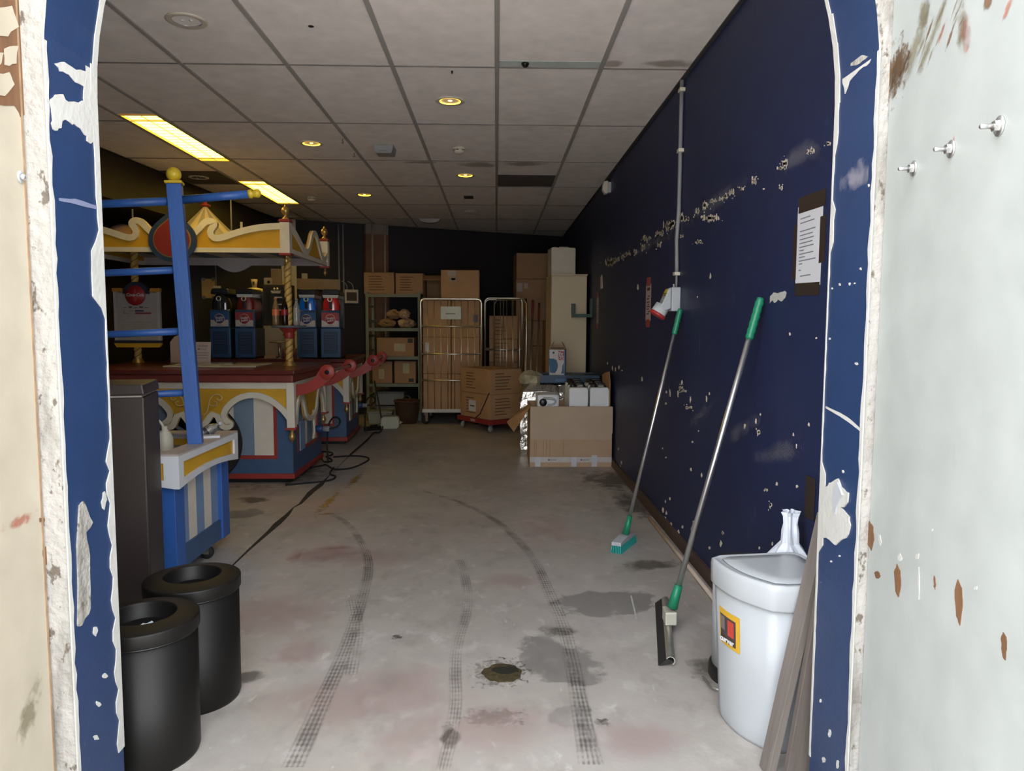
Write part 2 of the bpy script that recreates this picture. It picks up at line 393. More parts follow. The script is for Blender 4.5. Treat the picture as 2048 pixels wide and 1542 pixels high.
# drain hole with dried mud
dr = fl(1005, 1347)
poly = jag([(math.cos(a)*.078, math.sin(a)*.075) for a in [i*math.pi/7 for i in range(14)]], .006, 2)
MB().prism(poly, .001, .004, 'z', T=TR((dr.x, dr.y, 0))).build('drain_mud', mat('dried_mud', (0.055, 0.040, 0.014), .9, var=.6, scale=40, bump=.9, bscale=60), floor)
MB().prism(jag([(math.cos(a)*.055+.012, math.sin(a)*.030+.02) for a in [i*math.pi/7 for i in range(14)]], .005, 2), .0041, .0055, 'z', T=TR((dr.x, dr.y, 0))).build('drain_hole', mat('black_mud', (0.012, 0.011, 0.006), .8, var=.4, scale=30), floor)
p, q = fl(1262, 1192), fl(1273, 1238)
MB().strip([(p.x-.004, p.y), (q.x-.004, q.y)], [(p.x+.004, p.y), (q.x+.004, q.y)], .001, .002, 'z').build('white_scuff', PEEL, floor)

# ---- walls
wall_right = struct(MB().box(WR, WR+.12, Y1, bwY(WR)+.1, 0, CEIL+.1).build('wall_right', NAVY))
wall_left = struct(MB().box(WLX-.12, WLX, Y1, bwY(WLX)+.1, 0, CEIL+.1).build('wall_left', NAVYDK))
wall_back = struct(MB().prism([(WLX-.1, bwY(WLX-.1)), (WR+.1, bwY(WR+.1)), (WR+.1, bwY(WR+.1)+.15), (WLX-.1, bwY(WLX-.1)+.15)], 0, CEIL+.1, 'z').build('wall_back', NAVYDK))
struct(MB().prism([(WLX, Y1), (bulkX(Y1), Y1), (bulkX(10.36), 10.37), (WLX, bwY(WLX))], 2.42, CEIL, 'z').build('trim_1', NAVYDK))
struct(MB().box(WR-.018, WR, Y1, bwY(WR), 0, .075).build('baseboard_right', mat('dark_brown_skirting', (0.075, 0.045, 0.035), .55, var=.2, scale=6)))
# pilaster with two pipes on the back wall
pil = MB().box(-.17, .17, -.10, 0, 0, 2.67).build('pilaster', mat('brown_boxing', (0.16, 0.085, 0.06), .8, var=.15), wall_back, loc=(-1.80, bwY(-1.80)-.035, 0), rot=(0, 0, math.atan(.441)))
MB().box(-.17, .17, -.10, 0, 2.67, 2.815).build('pilaster_head', mat('greyish_boxing', (0.20, 0.17, 0.15), .8), pil)
for dx in (-.075, .11):
    MB().tube([(dx, -.125, .4), (dx, -.125, 2.81)], .016, 8).build('pipe', mat('pale_pipe', (0.36, 0.29, 0.22), .5), pil)
pil2 = MB().box(-.10, .10, -.08, 0, 0, 2.81).build('pilaster', CREAMW, wall_back, loc=(-2.95, bwY(-2.95)-.035, 0), rot=(0, 0, math.atan(.441)))
MB().tube([(0, 0, 1.0), (0, 0, 2.8)], .012, 6).build('conduit', GPLAST, wall_back, loc=(-2.30, bwY(-2.30)-.02, 0))
MB().tube([(0, 0, 1.0), (0, 0, 2.8)], .012, 6).build('conduit', GPLAST, wall_back, loc=(-2.24, bwY(-2.24)-.02, 0))

# ---- doorway wall with round arch
ZS = 1.93; CXA = (XL+XR)/2; RA = (XR-XL)/2
arc = [(CXA+RA*math.cos(a), ZS+RA*math.sin(a)) for a in [math.pi-math.pi*i/40 for i in range(41)]]
outl = [(-4.2, 0), (XL, 0)] + arc + [(XR, 0), (1.5, 0), (1.5, 3.2), (-4.2, 3.2)]
mb = MB().prism(outl, Y0, Y1, 'y'); n = len(outl)
mb.m = [0, 2] + [1 if 1 <= i <= 43 else 0 for i in range(n)]
wall_front = struct(mb.build('wall_front', [PLASTER, REVEAL, NAVYDK]))
def patch(parent, name, X, pts, m, th=.0022, amp=.003, side=-1, n=3):
    """flake outline traced on a reveal or wall plane X (given as measured positions)"""
    poly = [(onX(a, b, X).y, onX(a, b, X).z) for a, b in pts]
    poly = jag(poly, amp, n)
    return MB().prism(poly, X, X+side*th, 'x').build(name, m, parent)
def rag(a, b, w, h): return [(a+w*math.cos(q)*random.uniform(.45, 1.2), b+h*math.sin(q)*random.uniform(.5, 1.15)) for q in [i*math.pi/4.5 for i in range(9)]]
# left reveal: bare primer along the inner arris
def edge_ribbon(X, pts, side):
    inner = []; outer = []
    for (y, w) in pts:
        z = CAMH + (650-y)/FPX*1.955
        inner.append((Y1+.002, z+random.uniform(-.002, .002))); outer.append((Y1-w-random.uniform(0, .004), z))
    MB().strip(inner, outer, X, X+side*.0025, 'x').build('peeled_paint', PEEL, wall_front)
ls = []
for i in range(70):
    y = 40+i*21.5
    w = .010+.008*abs(math.sin(i*1.7))
    if y < 60: w = .045
    if 160 < y < 270: w = .05*random.uniform(.8, 1.2)
    if 270 < y < 420: w = .020
    if 480 < y < 620: w = .055 if y > 500 else .03
    if 625 < y < 900: w = .0015
    if y > 900: w = .010+.022*abs(math.sin(i*.9))
    ls.append((y, w))
ls = [q for q in ls if CAMH+(650-q[0])/FPX*1.955 < ZS+.1]
edge_ribbon(XL, [q for q in ls], 1)
rs = []
for i in range(66):
    y = 190+i*21
    w = .012+.008*abs(math.sin(i*1.3))
    if 300 < y < 420: w = .004
    if 440 < y < 500: w = .015
    if 500 < y < 930: w = .0012
    if 940 < y < 1100: w = .028
    if y > 1100: w = .004
    rs.append((y, w))
edge_ribbon(XR, rs, -1)
# arch soffit arris
sof = MB()
for i in range(0, 40):
    (xa, za), (xb, zb) = arc[i], arc[i+1]; w = random.uniform(.012, .035) if i in range(0, 10) or i > 30 else .02
    ca, cb = Vector((CXA-xa, ZS-za)).normalized()*.0025, Vector((CXA-xb, ZS-zb)).normalized()*.0025
    sof.add([(xa, Y1+.002, za), (xb, Y1+.002, zb), (xb, Y1-w, zb), (xa, Y1-w, za), (xa+ca.x, Y1+.002, za+ca.y), (xb+cb.x, Y1+.002, zb+cb.y), (xb+cb.x, Y1-w, zb+cb.y), (xa+ca.x, Y1-w, za+ca.y)],
            [(4, 5, 6, 7), (0, 3, 2, 1), (0, 1, 5, 4), (2, 3, 7, 6), (1, 2, 6, 5), (3, 0, 4, 7)])
sof.build('peeled_paint', PEEL, wall_front)
patch(wall_front, 'peeled_paint', XL, [(108, 128), (128, 122), (150, 140), (176, 142), (186, 165), (176, 182), (156, 168), (138, 152), (118, 140)], PEEL, side=1)
patch(wall_front, 'peeled_paint', XL, [(98, 195), (118, 185), (135, 205), (165, 200), (188, 195), (192, 262), (178, 290), (168, 268), (148, 248), (128, 240), (118, 258), (106, 262), (100, 225)], PEEL, amp=.005, side=1)
patch(wall_front, 'peeled_paint', XL, [(118, 396), (150, 398), (196, 412), (196, 420), (150, 408), (118, 401)], mat('scuffed_blue', (.16, .18, .28), .7), th=.001, amp=.001, side=1)
patch(wall_front, 'peeled_paint', XL, [(155, 1010), (166, 1000), (182, 1048), (170, 1062), (176, 1110), (180, 1215), (160, 1250), (152, 1252)], PLASTER, th=.004, amp=.004, side=1)
for (a, b, w, h) in ((207, 1000, 5, 18), (190, 1262, 5, 14), (208, 1352, 6, 6), (196, 1408, 7, 6), (192, 1475, 6, 6), (170, 45, 4, 9), (148, 100, 4, 5), (160, 32, 3, 8)):
    patch(wall_front, 'paint_chip', XL, rag(a, b, w, h), PEEL, amp=.0006, n=2, side=1)
# right reveal
patch(wall_front, 'peeled_paint', XR, [(1688, 118), (1712, 112), (1745, 108), (1742, 126), (1720, 140), (1700, 165), (1690, 190), (1686, 150)], PEEL, amp=.003)
patch(wall_front, 'peeled_paint', XR, [(1703, 118), (1722, 108), (1738, 112), (1722, 128), (1704, 132)], PLASTER, th=.0035, amp=.002)
patch(wall_front, 'peeled_paint', XR, [(1655, 972), (1664, 965), (1678, 958), (1684, 975), (1698, 986), (1696, 1006), (1684, 1015), (1700, 1035), (1702, 1060), (1688, 1080), (1672, 1088), (1656, 1075), (1648, 1075), (1648, 980)], PEEL, th=.004, amp=.003)
patch(wall_front, 'peeled_paint', XR, [(1672, 985), (1680, 965), (1690, 990), (1682, 1005), (1674, 1030)], WPLAST, th=.009, amp=.002)
patch(wall_front, 'scratch', XR, [(1652, 812), (1680, 825), (1700, 838), (1722, 858), (1720, 862), (1696, 843), (1672, 828), (1652, 816)], PEEL, th=.001, amp=.0008)
for (a, b, w, h) in ((1680, 569, 2, 3), (1700, 568, 2, 3), (1710, 567, 1.5, 2), (1722, 538, 2, 3), (1665, 577, 1.5, 2), (1714, 727, 3, 4), (1680, 1112, 2, 2), (1663, 1123, 2, 2), (1642, 1402, 2, 4), (1660, 1466, 3, 8), (1648, 1520, 3, 9), (1676, 1528, 3, 9), (1687, 943, 2, 3), (1660, 678, 1.5, 3)):
    patch(wall_front, 'paint_chip', XR, rag(a, b, w, h), PEEL, amp=.0006, n=2)
blob(wall_front, 'scuff', (XR-.0015, 1.84, 1.72), (0, .075, 0), (0, 0, .04), decal('pale_scuff', (.35, .33, .38), .45, nscale=14, edge=1.5, wob=1.4))
# white primer lip on the outer arris of both reveals
for X, sg in ((XL, 1), (XR, -1)):
    A = []; B = []
    for i in range(60):
        z = i*.034; A.append((Y0-.003, z)); B.append((Y0+random.uniform(.003, .012), z))
    MB().strip(A, B, X-sg*.001, X+sg*.0025, 'x').build('peeled_paint', PEEL, wall_front)

# ---- paint chips on the right wall
chips = [  # px, py, half-width, half-height
 (1222, 525, 12, 6), (1230, 520, 8, 5), (1245, 513, 4, 4), (1256, 508, 4, 4), (1270, 503, 3, 4), (1290, 478, 4, 6), (1287, 496, 4, 8), (1300, 477, 3, 3), (1318, 466, 10, 5), (1318, 490, 4, 5),
 (1335, 452, 8, 8), (1345, 447, 5, 9), (1362, 435, 4, 8), (1375, 437, 3, 4), (1364, 472, 4, 3), (1397, 484, 6, 4), (1395, 422, 3, 5), (1410, 411, 6, 7), (1425, 402, 8, 4), (1442, 398, 4, 4), (1450, 392, 4, 5), (1464, 385, 5, 6),
 (1420, 436, 18, 6), (1508, 362, 4, 7), (1570, 328, 5, 8), (1560, 336, 8, 3), (1616, 303, 3, 5), (1625, 300, 4, 5), (1657, 287, 4, 4), (1562, 376, 3, 4), (1528, 378, 2, 2), (1484, 377, 4, 3),
 (1421, 553, 2, 6), (1395, 594, 1.5, 2), (1276, 575, 2, 6), (1580, 668, 2, 3), (1633, 676, 2, 2), (1362, 776, 4, 4), (1369, 782, 5, 2), (1356, 787, 1.5, 7), (1364, 765, 1.5, 5), (1340, 787, 1.5, 8), (1381, 798, 1.5, 8), (1378, 815, 7, 3), (1413, 797, 1.5, 7), (1419, 788, 1.5, 3), (1465, 801, 1.8, 6),
 (1332, 807, 2, 3), (1333, 784, 1.5, 3), (1490, 852, 2, 5), (1512, 842, 1.8, 6), (1518, 864, 3, 5), (1521, 829, 1.2, 3), (1385, 884, 2, 2), (1397, 862, 1.5, 2), (1325, 897, 1.5, 2), (1332, 915, 1.5, 2), (1382, 939, 2, 4), (1403, 951, 1.5, 5), (1237, 898, 1.5, 3), (1238, 735, 1.5, 5), (1225, 737, 1.5, 5), (1231, 739, 1.5, 5), (1284, 759, 1.5, 5), (1215, 727, 1.5, 3), (1244, 741, 1.5, 2),
 (1340, 997, 2, 4), (1331, 1003, 1.5, 3), (1326, 1020, 2, 5), (1333, 1027, 2, 5), (1330, 1036, 2.5, 4), (1342, 1050, 2.5, 5), (1357, 1064, 2.5, 6), (1365, 1054, 2, 4), (1387, 1050, 2, 9), (1383, 1058, 2, 5), (1445, 1066, 2, 4), (1442, 1087, 2.5, 6), (1419, 1096, 2, 3), (1554, 968, 2.5, 5), (1594, 973, 2.5, 4), (1541, 1010, 3, 5), (1446, 1066, 2, 3), (1386, 1055, 2, 9), (1240, 936, 2, 8), (1243, 925, 1.5, 4), (1618, 849, 2, 4), (1587, 870, 1.5, 4), (1593, 892, 1.2, 5), (1300, 1010, 1.2, 3), (1532, 980, 3, 2), (1545, 1088, 2, 4), (1519, 1096, 1.5, 3)]
cb = MB()
for (a, b, w, h) in chips:
    lumps = [(a, b, w, h)]
    if w >= 3:                                   # a flake made of ragged vertical slivers with crumbs around it
        k = int(w*1.1)+2
        lumps = [(a+random.uniform(-1, 1)*w, b+random.uniform(-.35, .35)*h, random.uniform(.7, 1.7), h*random.uniform(.5, 1.25)) for _ in range(k)]
        lumps += [(a, b, w*.75, h*.55)] + [(a+random.uniform(-2.2, 2.2)*w, b+random.uniform(-2, 2)*h, .8, random.uniform(.8, 2)) for _ in range(3)]
    for (a, b, w, h) in lumps:
        q = [(onX(a+w*math.cos(t)*random.uniform(.45, 1.2), b+h*math.sin(t)*random.uniform(.55, 1.2), WR)) for t in [i*2*math.pi/11 for i in range(11)]]
        cb.prism([(p.y, p.z) for p in q], WR, WR-.0012, 'x')
ck = cb.build('paint_chips', mat('chip_showing_cream_primer', (0.62, 0.55, 0.44), .8, var=.15, scale=40), wall_right); ck['kind'] = 'stuff'
patch(wall_right, 'paint_chip', WR, [(1540, 606), (1541, 592), (1548, 586), (1560, 585), (1570, 581), (1573, 586), (1570, 597), (1562, 603), (1556, 600), (1550, 606), (1545, 602)], PEEL, th=.0015, amp=.003)
SCUFF = decal('long_pale_scuff', (0.20, 0.20, 0.24), .35, nscale=12, edge=1.2, wob=1.3)
for (a, b, l, s) in ((1300, 490, 1.2, -.02), (1430, 405, .6, -.02), (1600, 312, .25, 0), (1480, 860, .35, -.12), (1400, 830, .25, -.1), (1560, 905, .3, -.08)):
    c = onX(a, b, WR); blob(wall_right, 'scuff', (WR-.0006, c.y, c.z), (0, l, s), (0, 0, .05), SCUFF)

# ---- open door leaves outside
hR = Vector((.925, Y0-.006, 0)); dR = Vector((-.153, -.988, 0)).normalized(); nR = Vector((dR.y, -dR.x, 0))
def leafR(px, py): return onPlane(px, py, hR, nR)
door_1 = struct(MB().box(0, .95, 0, .045, .012, 2.75).build('door_1', PALE_LEAF, loc=hR, rot=(0, 0, math.atan2(dR.y, dR.x))))
invR = (Matrix.Translation(hR) @ Matrix.Rotation(math.atan2(dR.y, dR.x), 4, 'Z')).inverted()
hL = Vector((-1.091, Y0-.006, 0)); dL = Vector((.12, -.993, 0)).normalized(); nL = Vector((-dL.y, dL.x, 0))
def leafL(px, py): return onPlane(px, py, hL, nL)
door_2 = struct(MB().box(0, .95, -.045, 0, .012, 2.75).build('door_2', CREAM_LEAF, loc=hL, rot=(0, 0, math.atan2(dL.y, dL.x))))
invL = (Matrix.Translation(hL) @ Matrix.Rotation(math.atan2(dL.y, dL.x), 4, 'Z')).inverted()
def lpatch(leaf, pts, m, name='bare_wood_patch', th=.0012, amp=.002, n=3):
    f, inv, sg, par = ((leafR, invR, -1, door_1) if leaf == 'R' else (leafL, invL, 1, door_2))
    poly = [((inv @ f(*p)).x, (inv @ f(*p)).z) for p in pts]
    return MB().prism(jag(poly, amp, n), 0, sg*th, 'y').build(name, m, par)
def lsmear(leaf, px, py, w, h, ang, m, name='scrape_mark'):
    f, inv, sg, par = ((leafR, invR, -1, door_1) if leaf == 'R' else (leafL, invL, 1, door_2))
    c = inv @ f(px, py); d = (f(px, py)-EYE).length/FPX
    u = Vector((math.cos(ang), 0, math.sin(ang)))*w*d; v = Vector((-math.sin(ang), 0, math.cos(ang)))*h*d
    return blob(par, name, (c.x, sg*.0008, c.z), u, v, m)
# right leaf: four bolts, scrapes, bare wood
for (px, py) in ((2000, 252), (1903, 298), (1828, 337), (1763, 371)):
    p = invR @ leafR(px, py)
    b = MB().lathe([(.0001, 0), (.017, 0), (.017, .0025), (.0001, .0025)], 18, T=Matrix.Translation((p.x, 0, p.z)) @ Matrix.Rotation(math.pi/2, 4, 'X')).build('washer', STEEL, door_1)
    MB().lathe([(.0095, .0025), (.0095, .011)], 6, sm=False, T=Matrix.Translation((p.x, 0, p.z)) @ Matrix.Rotation(math.pi/2, 4, 'X')).build('nut', STEEL, b)
    MB().lathe([(.0045, .011), (.0045, .030), (.003, .032)], 10, T=Matrix.Translation((p.x, 0, p.z)) @ Matrix.Rotation(math.pi/2, 4, 'X')).build('bolt', STEEL, b)
SMB = decal('brown_scraped_paint', (0.16, 0.095, 0.05), .9, nscale=26, edge=2.2, wob=1.5)
SMG = decal('olive_scraped_paint', (0.24, 0.21, 0.13), .65, nscale=20, edge=1.4, wob=1.5)
SMR = decal('reddish_scrape', (0.42, 0.13, 0.08), .6, nscale=30, edge=1.5, wob=1.6)
lsmear('R', 1788, 150, 40, 62, .1, SMB); lsmear('R', 1800, 130, 40, 50, .3, SMB); lsmear('R', 1830, 100, 90, 26, .75, SMG); lsmear('R', 1870, 60, 90, 16, .75, SMG)
random.seed(17)
for _ in range(26):
    q = random.random(); lsmear('R', 1775+150*q+random.uniform(-14, 14), 165-150*q+random.uniform(-26, 26), random.uniform(14, 34), random.uniform(2.0, 5), random.uniform(.6, .9), random.choice((SMB, SMG, SMG, SMR))); lsmear('R', 1925, 45, 28, 48, .1, SMG)
lsmear('R', 1930, 60, 20, 40, .2, SMR); lsmear('R', 1975, 5, 16, 14, 0, SMB); lsmear('R', 1850, 20, 40, 30, .7, SMG); lsmear('R', 2015, 20, 30, 8, .8, SMR); lsmear('R', 1908, 280, 6, 16, 0, SMR)
for (a, b, w, h) in ((1741, 1072, 8, 30), (1796, 1162, 7, 34), (1918, 1204, 8, 46), (2009, 1292, 6, 28), (1870, 1165, 2, 14), (1755, 1150, 6, 8)):
    lpatch('R', [(a-w, b-h*.5), (a-w*.2, b-h), (a+w*.7, b-h*.6), (a+w, b+h*.2), (a+w*.3, b+h), (a-w*.6, b+h*.6)], BAREWOOD, amp=.0015)
for (a, b, w, h) in ((1800, 1115, 5, 8), (1835, 1112, 4, 9), (1838, 1165, 2, 30), (1952, 1176, 4, 5), (1760, 1080, 4, 12), (1865, 1060, 2, 3)):
    lpatch('R', rag(a, b, w, h), PEEL, 'primer_spot', amp=.0006, n=2)
# left leaf
lpatch('L', [(-40, -10), (40, -10), (50, 40), (44, 110), (52, 150), (60, 228), (40, 232), (28, 208), (-40, 205)], BAREWOOD, amp=.004)
for q in ([(-20, 20), (22, 10), (34, 50), (14, 72), (-20, 75)], [(-20, 150), (18, 145), (26, 168), (8, 190), (-20, 195)], [(6, 95), (34, 92), (30, 125), (8, 130)], [(-20, 98), (4, 105), (0, 130), (-20, 128)]):
    lpatch('L', q, CREAM_LEAF, 'paint_remnant', th=.0026, amp=.003)
p = invL @ leafL(40, 354)
b = MB().lathe([(.0001, 0), (.014, 0), (.014, .0025), (.0001, .0025)], 18, T=Matrix.Translation((p.x, 0, p.z)) @ Matrix.Rotation(-math.pi/2, 4, 'X')).build('washer', WPLAST, door_2)
MB().lathe([(.008, .0025), (.008, .009), (.004, .013)], 10, T=Matrix.Translation((p.x, 0, p.z)) @ Matrix.Rotation(-math.pi/2, 4, 'X')).build('bolt', STEEL, b)
for (a, b, w, h) in ((92, 1112, 7, 20), (110, 1090, 5, 24), (84, 1040, 6, 5)):
    lpatch('L', [(a-w, b-h*.6), (a, b-h), (a+w, b-h*.3), (a+w*.6, b+h), (a-w*.8, b+h*.8)], BAREWOOD, amp=.0015)
lsmear('L', 40, 1040, 60, 14, 0, SMR); lsmear('L', 60, 1420, 30, 60, .8, SMG)
# brown seam beside each hinge edge
MB().box(.002, .010, 0, .0015, .05, 2.5).build('seam', mat('brown_seam', (.30, .20, .12), .8, var=.4, scale=20), door_2)

# ---- suspended ceiling
ceiling = struct(MB().prism([(WLX-.1, Y1-.02), (WR+.1, Y1-.02), (WR+.1, bwY(WR+.1)+.1), (WLX-.1, bwY(WLX-.1)+.1)], 2.865, 2.93, 'z').build('ceiling', GRID))
COLS = [None, -2.7, -2.4, -1.8, -1.2, -.6, 0, .6, WR]
ROWS = [Y1, 3.1, 4.3, 5.5, 6.7, 7.9, 9.1, 10.3, 11.5, 12.4]
LIGHTS = [(5.33, 6.78), (7.69, 9.12)]
DARKT = mat('dark_grey_tile', (0.10, 0.085, 0.08), .9, var=.1)
def tile(x0, x1, y0, y1, m=TILE, zb=CEIL+.006):
    g = .0035
    def xl(y): return bulkX(y) if x0 is None else x0+g
    pts = [(xl(y0+g), y0+g), (x1-g, y0+g), (x1-g, min(y1-g, bwY(x1)-.002)), (xl(y1-g), min(y1-g, bwY(xl(y1-g))-.002))]
    if pts[2][1] <= pts[1][1]+.03 and pts[3][1] <= pts[0][1]+.03: return None
    if pts[3][1] < pts[0][1]+.03:                      # cut off at the slanting wall
        xc = (y0+g-11.755)/.441
        pts = [(xc+.01, y0+g), (x1-g, y0+g), (x1-g, min(y1-g, bwY(x1)-.002))]
        if xc > x1-.05: return None
    return MB().prism(pts, zb, zb+.018, 'z').build('ceiling_tile', m, ceiling)
for ci in range(len(COLS)-1):
    x0, x1 = COLS[ci], COLS[ci+1]
    rows = list(zip(ROWS, ROWS[1:]))
    if x0 == -2.7: rows = [(Y1, 3.1), (3.1, 4.3), (4.3, 5.33), (6.78, 7.69), (9.12, 10.3), (10.3, 11.5)]
    for (a, b) in rows:
        if x0 == 0 and a == 6.7: tile(0, .6, 6.7, 7.3); tile(0, .6, 7.3, 7.9, DARKT)
        elif x0 is None and a == 6.7: tile(None, -2.7, 6.7, 7.25); tile(None, -2.7, 7.25, 7.9, DARKT)
        elif x0 == 0 and a == 3.1: tile(0, .6, 3.1, 4.20)
        else: tile(x0, x1, a, b)
for x in (-2.7, -2.4, -1.8, -1.2, -.6, 0, .6):
    MB().box(x-.0125, x+.0125, Y1, min(bwY(x)-.01, 12.2), CEIL-.002, CEIL+.03).build('ceiling_rail', GRID, ceiling)
DGRID = mat('dark_ceiling_joint', (0.17, 0.155, 0.145), .7, var=.1)
for y in ROWS[1:-1]:
    xa = max(bulkX(y), (y-11.755)/.441+.02)
    if xa < WR: MB().box(xa, WR, y-.005, y+.005, CEIL+.001, CEIL+.028).build('cross_shadow_joint', DGRID, ceiling)  # darker strip paints the shadow joint between tile rows
MB().box(WR-.022, WR, Y1, bwY(WR)-.02, CEIL-.002, CEIL+.02).build('edge_rail', mat('dark_edge_rail', (0.05, 0.048, 0.05), .6), ceiling)
MB().box(.012, .588, 4.205, 4.292, CEIL+.006, CEIL+.016).build('exposed_strip', mat('galvanised_strip', (0.62, 0.68, 0.66), .4, metal=.2, var=.1), ceiling)
MB().lathe([(.022, 0), (.022, -.006), (.014, -.02), (.004, -.024)], 12, (.16, 4.235, CEIL+.006)).build('clip', BLACKM, ceiling)
p = fl(622, 55, CEIL)
MB().lathe([(.014, 0), (.014, -.003), (.002, -.003)], 12, (p.x, p.y, CEIL+.007)).build('tile_hole', BLACKP, ceiling)
WST = decal('brown_water_stain', (0.28, 0.22, 0.16), .40, nscale=5, edge=2.5, wob=.7)
for (a, b, rx, ry) in ((955, 330, .22, .13), (1050, 328, .22, .12), (1225, 128, .07, .07), (1335, 128, .16, .08), (840, 325, .2, .05), (790, 372, .2, .05)):
    c = fl(a, b, CEIL+.005); blob(ceiling, 'water_stain', (c.x, c.y, CEIL+.0052), (rx, 0, 0), (0, ry, 0), WST)
for (a, b) in ((685, 277), (708, 305)):
    c = fl(a, b, CEIL)
    MB().tube([(c.x, c.y, CEIL-.002), (c.x, c.y, CEIL-.02), (c.x+.008, c.y, CEIL-.030), (c.x, c.y, CEIL-.038), (c.x-.008, c.y, CEIL-.030)], .0025, 6).build('ceiling_hook', BLACKM, ceiling)
c = fl(718*0+904, 142, CEIL)
MB().lathe([(.006, 0), (.004, -.015)], 8, (c.x, c.y, CEIL)).build('ceiling_hook', BLACKM, ceiling)

# ---- ceiling fittings
EMIT = mat('lit_fluorescent_diffuser', (.8, .8, .7), .5, var=0, emit=PANEL_EMIT, estr=1.0)
SPOT = mat('lit_lamp_reflector', (.8, .7, .3), .4, var=0, emit=SPOT_EMIT, estr=1.0)
LOUV = mat('louvre_white', (.75, .72, .60), .4, var=0)
for k, (a, b) in enumerate(LIGHTS):
    lab = ('long lit fluorescent ceiling light nearer the doorway, above the blue mast', 'long lit fluorescent ceiling light further back, beside the striped tent top')[k]
    t = thing('ceiling_light', lab, 'ceiling light', (-2.55, (a+b)/2, CEIL), 0, 'fluorescent ceiling lights')
    h = (b-a)/2-.004; w = .136
    MB().box(-w, w, -h, h, .014, .018).build('diffuser', EMIT, t)
    fr = MB(); fr.box(-w-.002, -w+.008, -h, h, -.002, .032); fr.box(w-.008, w+.002, -h, h, -.002, .032); fr.box(-w+.008, w-.008, -h, -h+.01, -.002, .032); fr.box(-w+.008, w-.008, h-.01, h, -.002, .032)
    fr.build('frame', mat('brown_lit_frame', (.34, .24, .12), .5), t)
    MB().box(-.004, .004, -h+.01, h-.01, .008, .0135).build('louvre_spine', LOUV, t)
    s0 = MB().box(-w+.009, w-.009, -.001, .001, .008, .0135).build('louvre_slat', LOUV, t, loc=(0, -h+.09, 0))
    for i in range(1, 15): share(s0, t, (0, -h+.09+i*(2*h-.18)/14, 0))
def downlight(x, y, lit, label):
    t = thing('downlight', label, 'ceiling light', (x, y, CEIL+.006), 0, 'round recessed ceiling lights')
    MB().lathe([(.070, -.001), (.098, -.001), (.098, -.005), (.090, -.009), (.070, -.006)], 32, cap=False).build('trim_ring', mat('cream_trim_ring', (.58, .52, .43), .4), t)
    if lit:
        MB().lathe([(.069, -.006), (.069, .004), (.055, .013), (.0001, .013)], 28, cap=False).build('reflector', SPOT, t)
        MB().lathe([(.012, .0128), (.014, -.002), (.0001, -.004)], 12).build('lamp', mat('hot_lamp', (1, .8, .4), .4, var=0, emit=(4, 2.8, .8)), t)
    else:
        MB().lathe([(.069, -.006), (.069, .004), (.055, .013), (.0001, .013)], 28, cap=False).build('reflector', mat('dull_reflector', (.34, .33, .33), .3, metal=.3, var=.5, scale=30), t)
        for dx in (-.02, .02): MB().lathe([(.009, .0128), (.009, -.003), (.0001, -.005)], 12, (dx, 0, 0)).build('lamp', mat('dead_lamp', (.55, .55, .55), .2), t)
downlight(-1.52, 3.71, False, 'unlit silver recessed downlight in the ceiling nearest the doorway on the left')
downlight(-.31, 4.94, True, 'lit yellow downlight closest to the doorway, near the middle ceiling rail')
downlight(-1.52, 6.11, True, 'lit yellow downlight between the long fluorescent light and the grey emergency lamp')
downlight(-.31, 7.32, True, 'lit yellow downlight beyond the smoke detector, beside the dark grey ceiling tile')
downlight(-1.51, 8.45, True, 'lit yellow downlight furthest back, right of the rear fluorescent light')
downlight(-.32, 9.64, False, 'small unlit downlight near the back wall, beyond the black square hole')
downlight(-3.02, 7.55, False, 'dull round downlight in the dark tile by the left bulkhead')
t = thing('emergency_light', 'grey boxy emergency light fixed to the ceiling tile', 'emergency light', (-.936, 6.22, CEIL+.006))
MB().prism([(-.085, 0), (.085, 0), (.070, -.060), (-.070, -.060)], -.09, .09, 'y').build('housing', GPLAST, t, bevel=.006)
MB().box(-.062, .062, -.08, .06, -.066, -.0605).build('lens', mat('frosted_grey_lens', (.32, .30, .28), .3), t)
MB().box(-.03, .03, -.105, -.0905, -.05, -.01).build('end_tab', GPLAST, t)
def detector(x, y, label):
    t = thing('smoke_detector', label, 'smoke detector', (x, y, CEIL+.006), 0, 'smoke detectors')
    MB().lathe([(.052, 0), (.052, -.012), (.046, -.016)], 24).build('base', CPLAST, t)
    MB().lathe([(.044, -.0165), (.047, -.030), (.036, -.044), (.016, -.052), (.0001, -.053)], 24).build('sensor_head', CPLAST, t)
    for i in range(6):
        a = i*math.pi/3+.3
        MB().box(-.010, .010, -.0015, .0015, -.026, -.020, T=TR((.0455*math.cos(a), .0455*math.sin(a), 0), a+math.pi/2)).build('vent_slot', BLACKP, t)
detector(-.317, 6.22, 'white smoke detector on the ceiling between two lit yellow downlights')
detector(-2.16, 8.64, 'white smoke detector right of the rear fluorescent light')
p = fl(937, 395, CEIL)
tag(MB().box(-.055, .055, -.10, .10, -.004, 0).box(-.045, .045, -.09, .09, -.006, -.004).build('ceiling_vent', BLACKP, loc=(p.x, p.y, CEIL+.005)), 'small black square opening in a ceiling tile near the back', 'vent')
t = thing('bulkhead_lamp', 'shallow rounded pale ceiling lamp close to the back wall', 'ceiling light', (-.94, 10.35, CEIL+.006))
MB().box(-.15, .15, -.06, .06, -.012, 0).build('base', GPLAST, t)
MB().prism([(-.145, -.012)]+[(-.145+.29*i/10, -.012-.045*math.sin(math.pi*i/10)**.5) for i in range(1, 10)]+[(.145, -.012)], -.055, .055, 'y').build('lens', mat('frosted_lamp_lens', (.35, .31, .27), .4), t)
p = onX(1227, 345, WR-.04)
